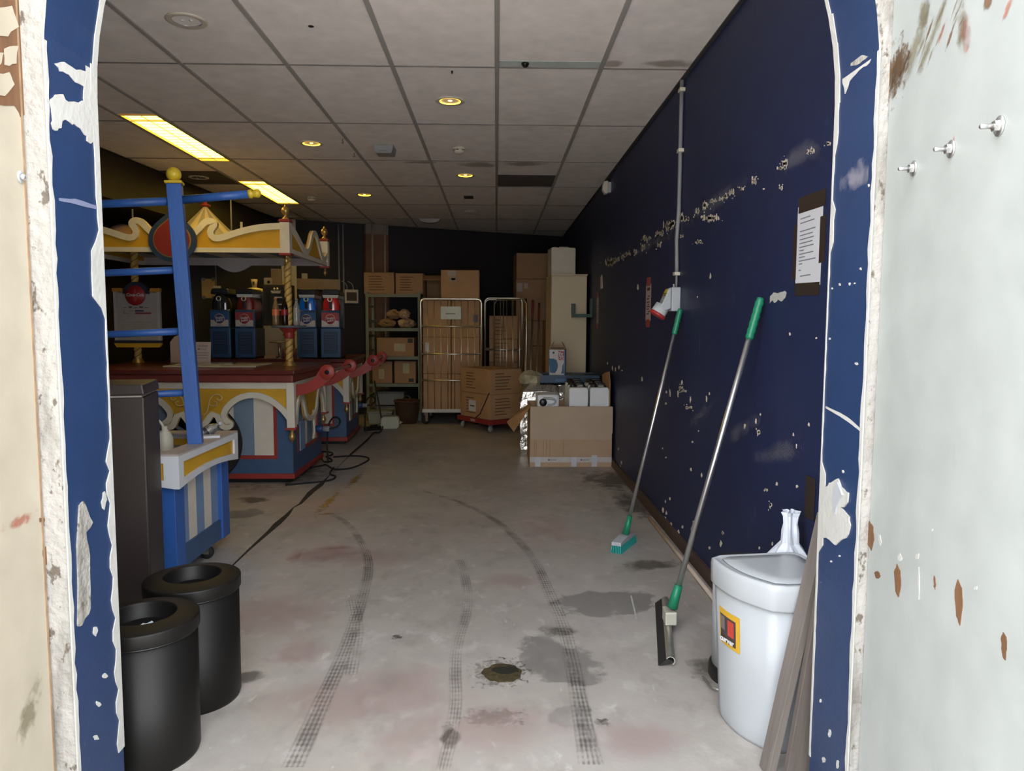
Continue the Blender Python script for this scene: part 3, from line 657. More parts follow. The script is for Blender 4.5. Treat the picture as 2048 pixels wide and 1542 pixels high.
t = thing('motion_sensor', 'small white motion sensor high on the right wall under the ceiling', 'sensor', (WR, 7.25, 2.70))
MB().box(-.03, 0, -.03, .03, -.05, .05).build('bracket', WPLAST, t)
MB().prism([(-.030, .065), (-.075, .055), (-.085, -.02), (-.060, -.065), (-.030, -.06)], -.038, .038, 'y').build('housing', CPLAST, t, bevel=.006)
MB().box(-.083, -.078, -.025, .025, -.03, .03).build('lens', WPLAST, t)

# ---- right wall: conduit, socket, notices
t = thing('conduit', 'grey cable conduit running down the navy right wall to the socket', 'conduit', (WR, 4.455, 0))
pts = [(-.014, 0, 2.815), (-.014, .004, 2.6), (-.014, .0, 2.3), (-.014, .002, 2.05), (-.014, .042, 1.88), (-.014, .022, 1.70), (-.014, .022, 1.655)]
MB().tube(pts, .0125, 8).build('pipe', mat('grey_pvc', (.20, .20, .21), .5), t)
MB().tube([(-.014, .022, 1.66), (-.014, .022, 1.578)], .007, 8).build('cable', mat('grey_cable', (.22, .21, .21), .5), t)
for z in (2.755, 2.40, 1.665):
    MB().box(-.032, 0, -.030, .018 if z < 2 else .016, -.010, .010).build('clip', CPLAST, t, loc=(0, .0 if z > 2 else .03, z))
t = thing('power_socket', 'white industrial wall socket with red flap and yellow sticker', 'socket', (WR, 4.478, 1.51))
MB().box(-.055, 0, -.06, .06, -.075, .07).build('box', WPLAST, t, bevel=.005)
MB().prism([(-.0555, .068), (-.068, .066), (-.118, -.045), (-.095, -.072), (-.0555, -.060)], -.048, .048, 'y').build('angled_body', WPLAST, t, bevel=.006)
TT = TR((-.100, 0, -.050), ry=math.radians(212))
MB().lathe([(.046, -.01), (.048, .035), (.050, .045)], 20, T=TT).build('collar', mat('grey_white_plastic', (.50, .54, .55), .4), t)
MB().lathe([(.053, .045), (.053, .060), (.044, .066), (.0001, .066)], 20, T=TT).build('flap', mat('red_plastic', (.38, .03, .035), .4), t)
MB().lathe([(.006, 0), (.006, .022)], 8, (-.03, 0, .07)).build('cable_gland', WPLAST, t)
st = MB(); 
st.prism([(-.0720, .0595), (-.0905, .018), (-.0915, .019), (-.0730, .0605)], -.040, .040, 'y'); st.build('sticker', mat('yellow_sticker', (.62, .48, .04), .5), t)
for k in (0, 1):
    MB().prism([(-.0832-.005*k, .036-.011*k), (-.0852-.005*k, .0315-.011*k), (-.0865-.005*k, .0325-.011*k), (-.0845-.005*k, .037-.011*k)], -.041, .041, 'y').build('sticker_stripe', BLACKP, t)
# taped notice by the doorway
def wq(name, y0, y1, z0, z1, m, parent, x0=-.0005, th=.0008, tilt=0):
    return MB().prism([(y0, z0), (y1, z0+tilt), (y1, z1+tilt), (y0, z1)], x0, x0-th, 'x').build(name, m, parent)
t = thing('notice', 'printed white notice taped to the navy wall with dark brown tape', 'notice', (WR, 2.62, 1.64))
wq('sheet', -.112, .098, -.150, .147, PAPER, t)
wq('tape', -.130, .090, .118, .176, BROWNTAPE, t, -.0014, tilt=.004)
wq('tape', -.108, .098, -.186, -.140, BROWNTAPE, t, -.0014, tilt=.006)
wq('tape', .096, .128, -.120, .085, BROWNTAPE, t, -.0014)
wq('tape', -.140, -.096, -.075, .085, BROWNTAPE, t, -.0014)
for i, (w, z, y) in enumerate(((.085, .098, .072), (.12, .082, .072), (.13, .052, .072), (.11, .037, .072), (.12, .022, .072), (.11, .008, .072), (.12, -.006, .072), (.04, -.018, .072), (.12, -.031, .072), (.05, -.043, .072), (.14, -.056, .072), (.03, -.067, .072), (.02, -.09, .072), (.09, -.112, .058))):
    wq('print_line', y-w, y, z, z+.004, mat('grey_print', (.16, .16, .19), .8, var=0), t, -.0014, .0003)
# narrow notices deeper in
def strip_notice(px, py, y, z, h, w, label, block):
    t = thing('wall_label', label, 'label', (WR, y, z), 0, 'narrow taped labels on the right wall')
    wq('sheet', -w, w, -h, h, mat('pinkish_paper', (.42, .34, .31), .7), t)
    wq('tape', -w*.8, w*.75, h-.012, h+.05, REDTAPE, t, -.0014); wq('tape', -w*.8, w*.75, -h-.045, -h+.012, REDTAPE, t, -.0014)
    if block: wq('print_block', -w*.55, w*.5, h*.66, h*.82, INK, t, -.0014, .0003)
    for k, q in enumerate((.36, .22, .04, -.09, -.2, -.34, -.48, -.6)):
        wq('print_line', -w*(.6 if k % 2 == 0 else .3), w*(.6 if k % 3 else .2), h*q-.005, h*q+.003, INK, t, -.0014, .0003)
strip_notice(1300, 605, 5.36, 1.515, .135, .088, 'pale printed strip held by red tape beside the white wall socket', True)
strip_notice(1195, 623, 8.05, 1.51, .15, .075, 'smaller pale strip with red tape further back near the green bracket', False)
p = onX(1203, 566, WR)
tag(MB().prism([(-.10, -.06), (.05, -.06), (.06, .07), (-.04, .085)], 0, -.004, 'x').build('paper_scrap', CPLAST, loc=(WR, p.y, p.z)), 'small torn cream paper scrap stuck on the far right wall', 'paper')
# ================================================================== NEAR OBJECTS
def black_bin(x, y, label, bag):
    t = thing('waste_bin', label, 'bin', (x, y, 0), 0, 'round black waste bins')
    MB().lathe([(.0001, 0), (.150, 0), (.154, .012), (.156, .40), (.0001, .40)], 48).build('body', BLACKM, t)
    MB().lathe([(.158, .4020), (.1625, .4022), (.163, .404), (.163, .438), (.1625, .4405), (.160, .4425), (.1585, .443), (.101, .453), (.098, .4528), (.0955, .450), (.0945, .447), (.086, .405), (.083, .404)], 48).build('lid', BLACKM, t)
    MB().lathe([(.1575, .395), (.160, .398), (.1575, .4015)], 48).build('rim', BLACKP, t)
    if bag:
        v = []; f = []
        random.seed(3)
        for j in range(5):
            for i in range(8):
                v.append((-.035+.016*i+random.uniform(-.004, .004), -.045+.012*j+random.uniform(-.004, .004), .395+.012*i*.3+random.uniform(-.004, .018)))
        for j in range(4):
            for i in range(7): f.append((j*8+i, j*8+i+1, j*8+i+9, j*8+i+8))
        MB().add(v, f).build('plastic_bag', mat('pale_crumpled_plastic', (.40, .46, .52), .2, var=.2, scale=30), t)
black_bin(-1.085, 2.545, 'round black waste bin behind the other one, closer to the blue cart', False)
black_bin(-1.092, 2.195, 'round black waste bin nearest the doorway with a clear bag inside', True)

t = thing('tall_bin', 'tall dark brown bin cabinet with overhanging lid behind the left doorway edge', 'bin', (-1.77, 3.22, 0), math.radians(15))
BR = mat('dark_brown_plastic', (0.036, 0.027, 0.024), .45, var=.12, scale=4)
MB().box(-.225, .225, -.165, .165, 0, 1.03).build('body', BR, t, bevel=.008)
MB().box(-.215, .215, -.155, .155, 1.030, 1.037).build('lid_seam', mat('pale_lid_edge', (.36, .34, .30), .4), t)
MB().prism([(-.23, 1.0375), (.23, 1.0375), (.222, 1.085), (-.222, 1.085)], -.17, .17, 'y').build('lid', BR, t, bevel=.008)

# ---- brush and squeegee leaning on the wall
def pole(parent, a, b, r):
    MB().tube([a, b], r, 12).build('pole', STEEL, parent)
def grip(parent, a, b, r):
    a, b = Vector(a), Vector(b); P = []; Rr = []
    for i in range(19):
        P.append(a+(b-a)*(i/18)); Rr.append(r*(1+.09*math.sin(i*2.1)) if 0 < i < 17 else r*.85)
    P.append(b+(b-a)*.012); Rr.append(r*.5)
    MB().tube(P, Rr, 12).build('grip', GREENP, parent)
base = Vector((.79, 4.30, 0)); top = Vector((1.098, 4.315, 1.445))-base
t = thing('deck_brush', 'long aluminium deck brush with white head and teal bristles, leaning by the socket', 'brush', base)
a0 = Vector((0, 0, .075)); d = (top-a0).normalized()
pole(t, a0+d*.10, top-d*.10, .0115); grip(t, top-d*.155, top, .0165)
MB().tube([a0+d*.005, a0+d*.12], [.022, .015], 12).build('socket', GREENP, t)
ang = math.atan2(.30, .17)
h = MB().prism([(-.14, .045), (.14, .045), (.135, .066), (.03, .078), (-.03, .078), (-.135, .066)], -.030, .030, 'y', T=TR((-.01, -.01, 0), ang)).build('head', WPLAST, t, bevel=.004)
br = MB(); random.seed(5)
for i in range(27):
    for j in range(6):
        x = -.132+.264*i/26; y = -.025+.05*j/5
        br.add([(x-.0035, y-.003, .045), (x+.0035, y-.003, .045), (x+.0035, y+.003, .045), (x-.0035, y+.003, .045), (x*1.05-.003, y*1.25-.003, .001), (x*1.05+.003, y*1.25-.003, .001), (x*1.05+.003, y*1.25+.003, .001), (x*1.05-.003, y*1.25+.003, .001)],
               [(0, 3, 2, 1), (4, 5, 6, 7), (0, 1, 5, 4), (1, 2, 6, 5), (2, 3, 7, 6), (3, 0, 4, 7)], T=TR((-.01, -.01, 0), ang))
b_ = br.build('bristles', TEAL, t); b_['kind'] = 'stuff'
base = Vector((.75, 3.07, 0)); top = Vector((1.098, 3.0, 1.462))-base
t = thing('floor_squeegee', 'long aluminium floor squeegee with black rubber blade, nearer the white bin', 'squeegee', base)
a0 = Vector((.012, .0, .055)); d = (top-a0).normalized()
pole(t, a0+d*.13, top-d*.10, .0125); grip(t, top-d*.175, top, .0175)
MB().tube([a0+d*.06, a0+d*.165], [.024, .017], 12).build('socket', GREENP, t)
ya = math.atan2(.13, .65)
Tq = TR((0, 0, 0), -ya)
MB().prism([(-.022, -.03), (.030, -.03), (.026, .05), (-.018, .05)], .018, .078, 'z', T=TR((.012, 0, .022), 0)).build('bracket', mat('worn_cast_bracket', (.50, .49, .42), .5, metal=.3, var=.2), t, bevel=.006)
chn = [(.018*math.cos(q), .018*math.sin(q)) for q in [math.radians(-60+i*20) for i in range(13)]]
chn2 = [(.0145*math.cos(q), .0145*math.sin(q)) for q in [math.radians(180-i*20) for i in range(13)]]
MB().prism([(p[0]+.008, p[1]+.022) for p in chn+chn2], -.325, .325, 'y', T=Tq).build('channel', mat('dull_aluminium', (.52, .51, .46), .4, metal=.8, var=.2, scale=30), t)
MB().prism([(-.040, .001), (-.031, .001), (.012, .018), (.012, .026), (-.005, .030)], -.33, .33, 'y', T=Tq).build('rubber_blade', RUBBER, t)
a, b = Vector((1.068, 4.90, .013)), Vector((1.068, 2.62, .013))
tag(MB().tube([a, (1.07, 3.9, .013), b], .0125, 10).build('plastic_rod', mat('cream_pvc_rod', (.62, .52, .44), .5)), 'thin cream plastic rod lying on the floor along the skirting', 'rod')

# ---- white bins behind the right jamb
A, B, C, D = Vector((.865, 2.13)), Vector((.750, 2.42)), Vector((1.055, 2.46)), Vector((1.095, 2.15))
CEN = Vector((.95, 2.30)); nAB = Vector((-(B-A).y, (B-A).x)).normalized()
if nAB.dot(A-CEN) < 0: nAB = -nAB
def rim(z, k, r=.02):
    k2 = (.87+.13*z/.50)*k
    pts = []
    for i in range(13):
        s = .05+.9*i/12; pts.append(A+(B-A)*s+nAB*.035*math.sin(math.pi*s))
    def fil(P, Q, Rr):
        u = (P-Q).normalized(); w = (Rr-Q).normalized()
        return [Q+u*.03, Q+u*.010+w*.010, Q+w*.03]
    out = pts+fil(A, B, C)[1:]+fil(B, C, D)+fil(C, D, A)+fil(D, A, B)[:2]
    return [(CEN.x+(p.x-CEN.x)*k2, CEN.y+(p.y-CEN.y)*k2, z) for p in out]
def loft(rings, name, m, parent, capb=True, capt=True, sm=True):
    mb = MB(); n = len(rings[0]); v = [p for r in rings for p in r]; f = []
    for j in range(len(rings)-1):
        for i in range(n): f.append((j*n+i, j*n+(i+1) % n, (j+1)*n+(i+1) % n, (j+1)*n+i))
    if capb: f.append(tuple(range(n-1, -1, -1)))
    if capt: f.append(tuple((len(rings)-1)*n+i for i in range(n)))
    mb.add(v, f, 0, sm); o = mb.build(name, m, parent)
    o.data.polygons.foreach_set('use_smooth', [len(p.vertices) == 4 and sm for p in o.data.polygons])
    return o
t = thing('dustbin', 'large white lidded dustbin with yellow sticker behind the right door jamb', 'bin')
loft([rim(0, .97), rim(.015, 1.0), rim(.05, 1.0), rim(.25, 1.0), rim(.475, 1.0)], 'body', WPLAST, t)
loft([rim(.470, 1.045), rim(.476, 1.06), rim(.535, 1.05), rim(.552, 1.035), rim(.556, 1.0), rim(.552, .985), rim(.550, .90)], 'lid', WPLAST, t)
loft([rim(.5515, .88), rim(.556, .87), rim(.558, .60)], 'swing_flap', WPLAST, t)
def face(s, z, off):
    k2 = .87+.13*z/.50
    p = A+(B-A)*s+nAB*.035*math.sin(math.pi*s); p = CEN+(p-CEN)*k2+nAB*off
    return (p.x, p.y, z)
def stick(name, s0, s1, z0, z1, m, off):
    mb = MB(); v = []; f = []; K = 6
    for i in range(K+1):
        s = s0+(s1-s0)*i/K; v += [face(s, z0, off), face(s, z1, off), face(s, z0, off-.001), face(s, z1, off-.001)]
    for i in range(K): f += [(4*i, 4*i+4, 4*i+5, 4*i+1), (4*i+2, 4*i+3, 4*i+7, 4*i+6), (4*i, 4*i+2, 4*i+6, 4*i+4), (4*i+1, 4*i+5, 4*i+7, 4*i+3)]
    f += [(0, 1, 3, 2), (4*K, 4*K+2, 4*K+3, 4*K+1)]
    return mb.add(v, f).build(name, m, t)
s_ = stick('sticker', .43, .82, .285, .405, mat('amber_sticker', (.56, .33, .025), .5), .0022)
for args in (('sticker_picture', .49, .79, .315, .385, mat('dark_sticker_print', (.05, .04, .045), .6), .0030), ('sticker_picture', .52, .63, .325, .378, mat('red_sticker_print', (.45, .05, .035), .5), .0038), ('sticker_picture', .69, .78, .335, .38, mat('grey_sticker_print', (.16, .13, .12), .6), .0038), ('sticker_band', .49, .79, .297, .318, INK, .0036)):
    q = stick(*args); q.parent = s_
fx = Vector(face(.635, .307, .0062)); ta = (A-B).normalized()
TM = Matrix(((ta.x, 0, nAB.x, fx.x), (ta.y, 0, nAB.y, fx.y), (0, 1, 0, fx.z), (0, 0, 0, 1)))
text('curver', .026, PAPER, s_, TM, bold=.0006)

t = thing('pedal_bin', 'slim white round pedal bin with dark rim, half hidden behind the dustbin', 'bin', (.952, 2.66, 0))
MB().lathe([(.0001, .0), (.126, 0), (.130, .008), (.128, .05), (.122, .055)], 36).build('base', BLACKP, t)
MB().lathe([(.118, .055), (.122, .40), (.0001, .40)], 36).build('body', WPLAST, t)
MB().lathe([(.124, .40), (.126, .405), (.126, .44), (.118, .452), (.0001, .462)], 36).build('lid', mat('dark_brown_lid', (.05, .04, .038), .4), t)
MB().box(-.026, .026, -.175, -.125, .006, .026).build('pedal', BLACKM, t, rot=(0, 0, math.radians(-38)), bevel=.004)
MB().tube([(-.10, -.15, .012), (-.155, -.10, .012), (-.16, -.02, .014)], .004, 6).build('pedal_wire', STEEL, t)

WOODG = mat('weathered_grey_board', (0.155, 0.135, 0.12), .9, var=.3, scale=18, bump=.5, bscale=30, stretch=(1, 1, .12))
WOODD = mat('damp_dark_board', (0.12, 0.10, 0.088), .9, var=.25, scale=12, bump=.4, bscale=30, stretch=(1, 1, .12))  # darker grey-brown than the slanted plank
def plank(name, label, foot, lean, L, w, th, m, rz):
    t = MB().box(-th/2, th/2, -w/2, w/2, 0, L).build(name, m, loc=foot, rot=(0, lean, rz), bevel=.002)
    return tag(t, label, 'plank')
plank('wooden_plank', 'weathered grey plank leaning at a slant in front of the white dustbin', (.822, 2.065, .004), math.radians(11.5), .80, .055, .024, WOODG, math.radians(8))
plank('wooden_plank', 'darker board leaning between the slanted plank and the door jamb', (.905, 2.025, .004), math.radians(8), .66, .022, .10, WOODD, math.radians(4))

# plastic bag taped to the wall behind the dustbin
t = thing('plastic_bag', 'white plastic bag gathered under a dark brown tape strip on the wall', 'bag', (WR, 2.52, .52))
wq('tape', -.040, .038, .14, .29, BROWNTAPE, t, -.002, .001)
random.seed(11)
prof = [(.036, .165), (.030, .150), (.027, .12), (.031, .09), (.034, .05), (.050, .03), (.090, -.02), (.094, -.04), (.072, -.085), (.05, -.11)]
mb = MB(); n = 22; v = []; f = []
for (r, z) in prof:
    for i in range(n):
        q = 2*math.pi*i/n; rr = r*(1+.22*math.sin(q*6+z*12)+random.uniform(-.10, .10)); v.append((-.068+rr*.85*math.cos(q), rr*.9*math.sin(q), z+random.uniform(-.003, .003)))
for j in range(len(prof)-1):
    for i in range(n): f.append((j*n+i, j*n+(i+1) % n, (j+1)*n+(i+1) % n, (j+1)*n+i))
f.append(tuple((len(prof)-1)*n+i for i in range(n)))
mb.add(v, f, 0, False).build('bag', mat('milky_plastic_film', (.62, .66, .74), .35, var=.05), t)

# ---- blue and white cart with ladder mast
CX0, CX1, CY0, CY1 = -2.33, -1.57, 3.57, 4.39
cart = thing('display_cart', 'small blue cart with striped panels and white and yellow top rim', 'cart', ((CX0+CX1)/2, (CY0+CY1)/2, 0))
hw, hd = (CX1-CX0)/2, (CY1-CY0)/2
bi = .045                                                   # body set back under the rim
for sx in (-1, 1):
    for sy in (-1, 1):
        MB().box(min(sx*(hw-bi), sx*(hw-bi-.11)), max(sx*(hw-bi), sx*(hw-bi-.11)), min(sy*(hd-bi), sy*(hd-bi-.11)), max(sy*(hd-bi), sy*(hd-bi-.11)), .075, .60).build('corner_post', BLUEP, cart, bevel=.003)
MB().box(-hw+bi+.012, hw-bi-.012, -hd+bi+.012, hd-bi-.012, .075, .19).build('plinth', BLUEM, cart)
MB().box(-hw+bi+.03, hw-bi-.03, -hd+bi+.03, hd-bi-.03, .10, .56).build('inner_box', BLUEM, cart)
ln = 2*(hd-bi-.11); w5 = ln/5
for i in range(5):
    y = -hd+bi+.11+i*w5
    for sx in (-1, 1):
        MB().box(min(sx*(hw-bi-.025), sx*(hw-bi-.032)), max(sx*(hw-bi-.025), sx*(hw-bi-.032)), y, y+w5, .19, .58).build('stripe_panel', (PALEBLUE, GREYW)[i % 2], cart)
ln = 2*(hw-bi-.11); w5 = ln/5
for i in range(5):
    x = -hw+bi+.11+i*w5
    for sy in (-1, 1):
        MB().box(x, x+w5, min(sy*(hd-bi-.025), sy*(hd-bi-.032)), max(sy*(hd-bi-.025), sy*(hd-bi-.032)), .19, .58).build('stripe_panel', (PALEBLUE, GREYW)[i % 2], cart)
def rimboard(L, axis, pos, sg, nm):
    # white board with arched lower edge and recessed ochre panel, on one side of the top
    N = 14; lo = [(-L+2*L*i/N, .525+.035*math.sin(math.pi*i/N)) for i in range(N+1)]
    ilo = [(-L+.055+(2*L-.11)*i/N, .568+.022*math.sin(math.pi*i/N)) for i in range(N+1)]
    a, b = (pos, pos-sg*.022)
    mb = MB()
    top = [(p[0], .69) for p in lo]; itop = [(p[0], .655) for p in ilo]
    mb.strip(itop, [(p[0]*L/(L-.055), .69) for p in itop], a, b, axis); mb.strip(ilo, lo, a, b, axis)
    for q in (0, N): mb.prism([lo[q], top[q], itop[q], ilo[q]], a, b, axis)
    o = mb.build(nm, WHITEP, cart)
    MB().strip(ilo, itop, pos-sg*.012, pos-sg*.021, axis).build('inset_panel', YELLOW, o)
rimboard(hd, 'x', hw, 1, 'rim_board'); rimboard(hd, 'x', -hw, -1, 'rim_board')
rimboard(hw-.022, 'y', -hd, -1, 'rim_board'); rimboard(hw-.022, 'y', hd, 1, 'rim_board')
MB().box(-hw+.022, hw-.022, -hd+.022, hd-.022, .60, .615).build('tray_floor', mat('grey_tray', (.30, .27, .25), .6, var=.15), cart)
lid = MB(); lid.box(-hw, -hw+.10, -hd, hd, .6905, .70); lid.box(hw-.10, hw, -hd, hd, .6905, .70); lid.box(-hw+.10, hw-.10, -hd, -hd+.10, .6905, .70); lid.box(-hw+.10, hw-.10, hd-.10, hd, .6905, .70)
lid.build('rim_top', mat('worn_pinkish_top', (.44, .38, .36), .5, var=.2), cart)
for (x, y) in ((hw-.09, -hd+.13), (hw-.09, .12), (-hw+.09, -hd+.13), (-hw+.09, .12)):
    cs = MB().lathe([(.036, -.013), (.038, -.010), (.038, .010), (.036, .013)], 20, T=TR((x, y, .038), rx=math.pi/2)).build('castor_wheel', RUBBER, cart)
    MB().lathe([(.024, -.0145), (.026, -.0135), (.020, -.013)], 16, T=TR((x, y, .038), rx=math.pi/2)).build('hub', CHROME, cs)
    MB().box(x-.016, x+.016, y-.020, y-.015, .03, .074).box(x-.016, x+.016, y+.015, y+.020, .03, .074).build('fork', CHROME, cs)
# mast: two posts and round rungs, leaning a little to the left
mast = thing('ladder_mast', 'bright blue wooden post frame with rungs and yellow ball tops standing in the cart', 'mast', (-1.625, 3.92, .617), rot=(0, math.radians(-2.8), 0))
PW = .036
def mpost(x, nm='post'):
    o = MB().box(-PW, PW, -PW, PW, 0, 1.46).build(nm, BLUEP, mast, loc=(x, 0, 0), rot=(0, 0, math.radians(14)), bevel=.003)
    c = MB().prism([(-.043, -.043), (.043, -.043), (.043, .043), (-.043, .043)], 1.461, 1.475, 'z').build('cap', YBALL, o, bevel=.003)
    MB().ball((0, 0, 1.512), .038, 20).build('ball', YBALL, o)
mpost(0); mpost(-.64)
for i, z in enumerate((1.375, 1.015, .69, .36)):
    xa, xb = (-.60, -.038)
    MB().tube([(xa, 0, z), (xb, 0, z)], .0215 if i == 0 else .019, 12).build('rung', BLUEP, mast)
    if i == 0:
        MB().tube([(.038, 0, z+.005), (.385, 0, z+.02)], .0215, 12).build('arm', BLUEP, mast)
        MB().lathe([(.0235, 0), (.024, .016), (.016, .020), (.020, .030), (.024, .042), (.022, .054), (.010, .062), (.0001, .063)], 16, T=TR((.385, 0, z+.02), ry=math.pi/2-.04)).build('end_knob', YBALL, mast)
# things lying in the cart top
t = thing('bottle', 'clear plastic bottle with black and white label lying in the cart', 'bottle', (-1.70, 4.20, .706), rot=(0, math.radians(58), math.radians(25)))
MB().lathe([(.0001, -.09), (.030, -.088), (.033, -.08), (.033, .05), (.024, .075), (.013, .088), (.013, .10), (.0001, .10)], 20).build('body', mat('clear_plastic', (.85, .88, .9), .08, trans=.9, var=0), t)
MB().lathe([(.0335, -.055), (.0342, -.054), (.0342, .03), (.0335, .031)], 20).build('sleeve', layered('black_white_label', (.02, .02, .03), [((.7, .7, .7), 18, .56, .03, (1, 1, 1), 2)], .4), t)
MB().lathe([(.015, .10), (.015, .118), (.0001, .119)], 14).build('cap', WPLAST, t)
t = thing('spray_jug', 'small white plastic jug with loop handle standing in the cart', 'jug', (-1.83, 4.00, .6155))
MB().lathe([(.0001, 0), (.040, 0), (.044, .01), (.044, .10), (.030, .13), (.016, .145), (.016, .165), (.0001, .165)], 20).build('body', CPLAST, t)
MB().tube([(-.040, 0, .03), (-.075, 0, .045), (-.085, 0, .085), (-.07, 0, .12), (-.035, 0, .125)], .0065, 8).build('handle', CPLAST, t)
MB().tube([(.0, 0, .15), (-.02, 0, .185), (-.05, 0, .215)], .007, 8).build('spout', CPLAST, t)
t = thing('white_bag', 'crumpled grey white cloth pouch lying in the cart tray', 'pouch', (-1.93, 3.80, .616))
mb = MB(); random.seed(21); v = []; f = []
for j in range(9):
    for i in range(14):
        q = 2*math.pi*i/14; ph = math.pi*j/8; r = math.sin(ph)
        v.append(((.11*r+random.uniform(-.008, .008))*math.cos(q), (.07*r+random.uniform(-.008, .008))*math.sin(q), max(.001, .03-.035*math.cos(ph)+random.uniform(-.006, .006))))
for j in range(8):
    for i in range(14): f.append((j*14+i, j*14+(i+1) % 14, (j+1)*14+(i+1) % 14, (j+1)*14+i))
mb.add(v, f, 0, True).build('pouch', GREYW, t)
MB().tube([(.08, .0, .04), (.12, .03, .05), (.15, .0, .03), (.13, -.03, .01)], .008, 8).build('strap', BLACKP, t)
tag(MB().box(-.05, .05, -.035, .035, 0, .012).build('price_card', PAPER, loc=(-1.625, 4.12, .7005), rot=(0, 0, .3)), 'small printed white card lying on the cart rim behind the post', 'card')
# ================================================================== FAIRGROUND KIOSKS
def mirror(h): return [(-x, z) for x, z in h] + [(x, z) for x, z in reversed(h)][1:]
def valance(parent, half, L, plane, sg, axis, ztop=.81):
    """ochre board with scalloped lower edge, white raised border; half = right-hand outline from end to centre"""
    lo = smooth([(-x, z) for x, z in half], 1); lo = lo + [(-x, z) for x, z in reversed(lo)][1:]
    up = [(x, ztop) for x, z in lo]
    b = MB().prism(lo + [(lo[-1][0], ztop), (lo[0][0], ztop)], plane, plane-sg*.02, axis).build('valance_board', YELLOW, parent)
    MB().strip(lo, offset(lo, .048), plane+sg*.016, plane-sg*.012, axis).build('scalloped_border', CREAMW, b)
    return b
def pendant(parent, x, y, ztop, s=1.0, m=GOLD, name='pendant'):
    pr = [(.006, 0), (.020, -.004), (.020, -.012), (.012, -.018), (.016, -.030), (.024, -.045), (.028, -.060), (.026, -.075), (.016, -.092), (.007, -.098), (.009, -.106), (.0001, -.112)]
    return MB().lathe([(r*s, z*s) for r, z in pr], 18, (x, y, ztop)).build(name, m, parent)
def finial(parent, x, y, z0, s=1.0, m=GOLD):
    pr = [(.030, 0), (.032, .010), (.016, .022), (.012, .034), (.026, .050), (.036, .070), (.036, .086), (.024, .106), (.010, .114), (.012, .122), (.004, .136), (.0001, .138)]
    return MB().lathe([(r*s, z*s) for r, z in pr], 18, (x, y, z0)).build('finial', m, parent)
FH = [(.765, .50), (.735, .56), (.68, .63), (.60, .695), (.52, .73), (.44, .735), (.36, .715), (.30, .675), (.255, .625), (.24, .585), (.262, .555), (.292, .535), (.298, .50), (.27, .468), (.225, .462), (.185, .482), (.165, .52), (.140, .585), (.115, .55), (.085, .505), (.05, .475), (0, .46)]
SH = [(.475, .50), (.46, .58), (.42, .665), (.36, .705), (.30, .70), (.255, .65), (.225, .58), (.19, .53), (.13, .495), (.06, .475), (0, .47)]
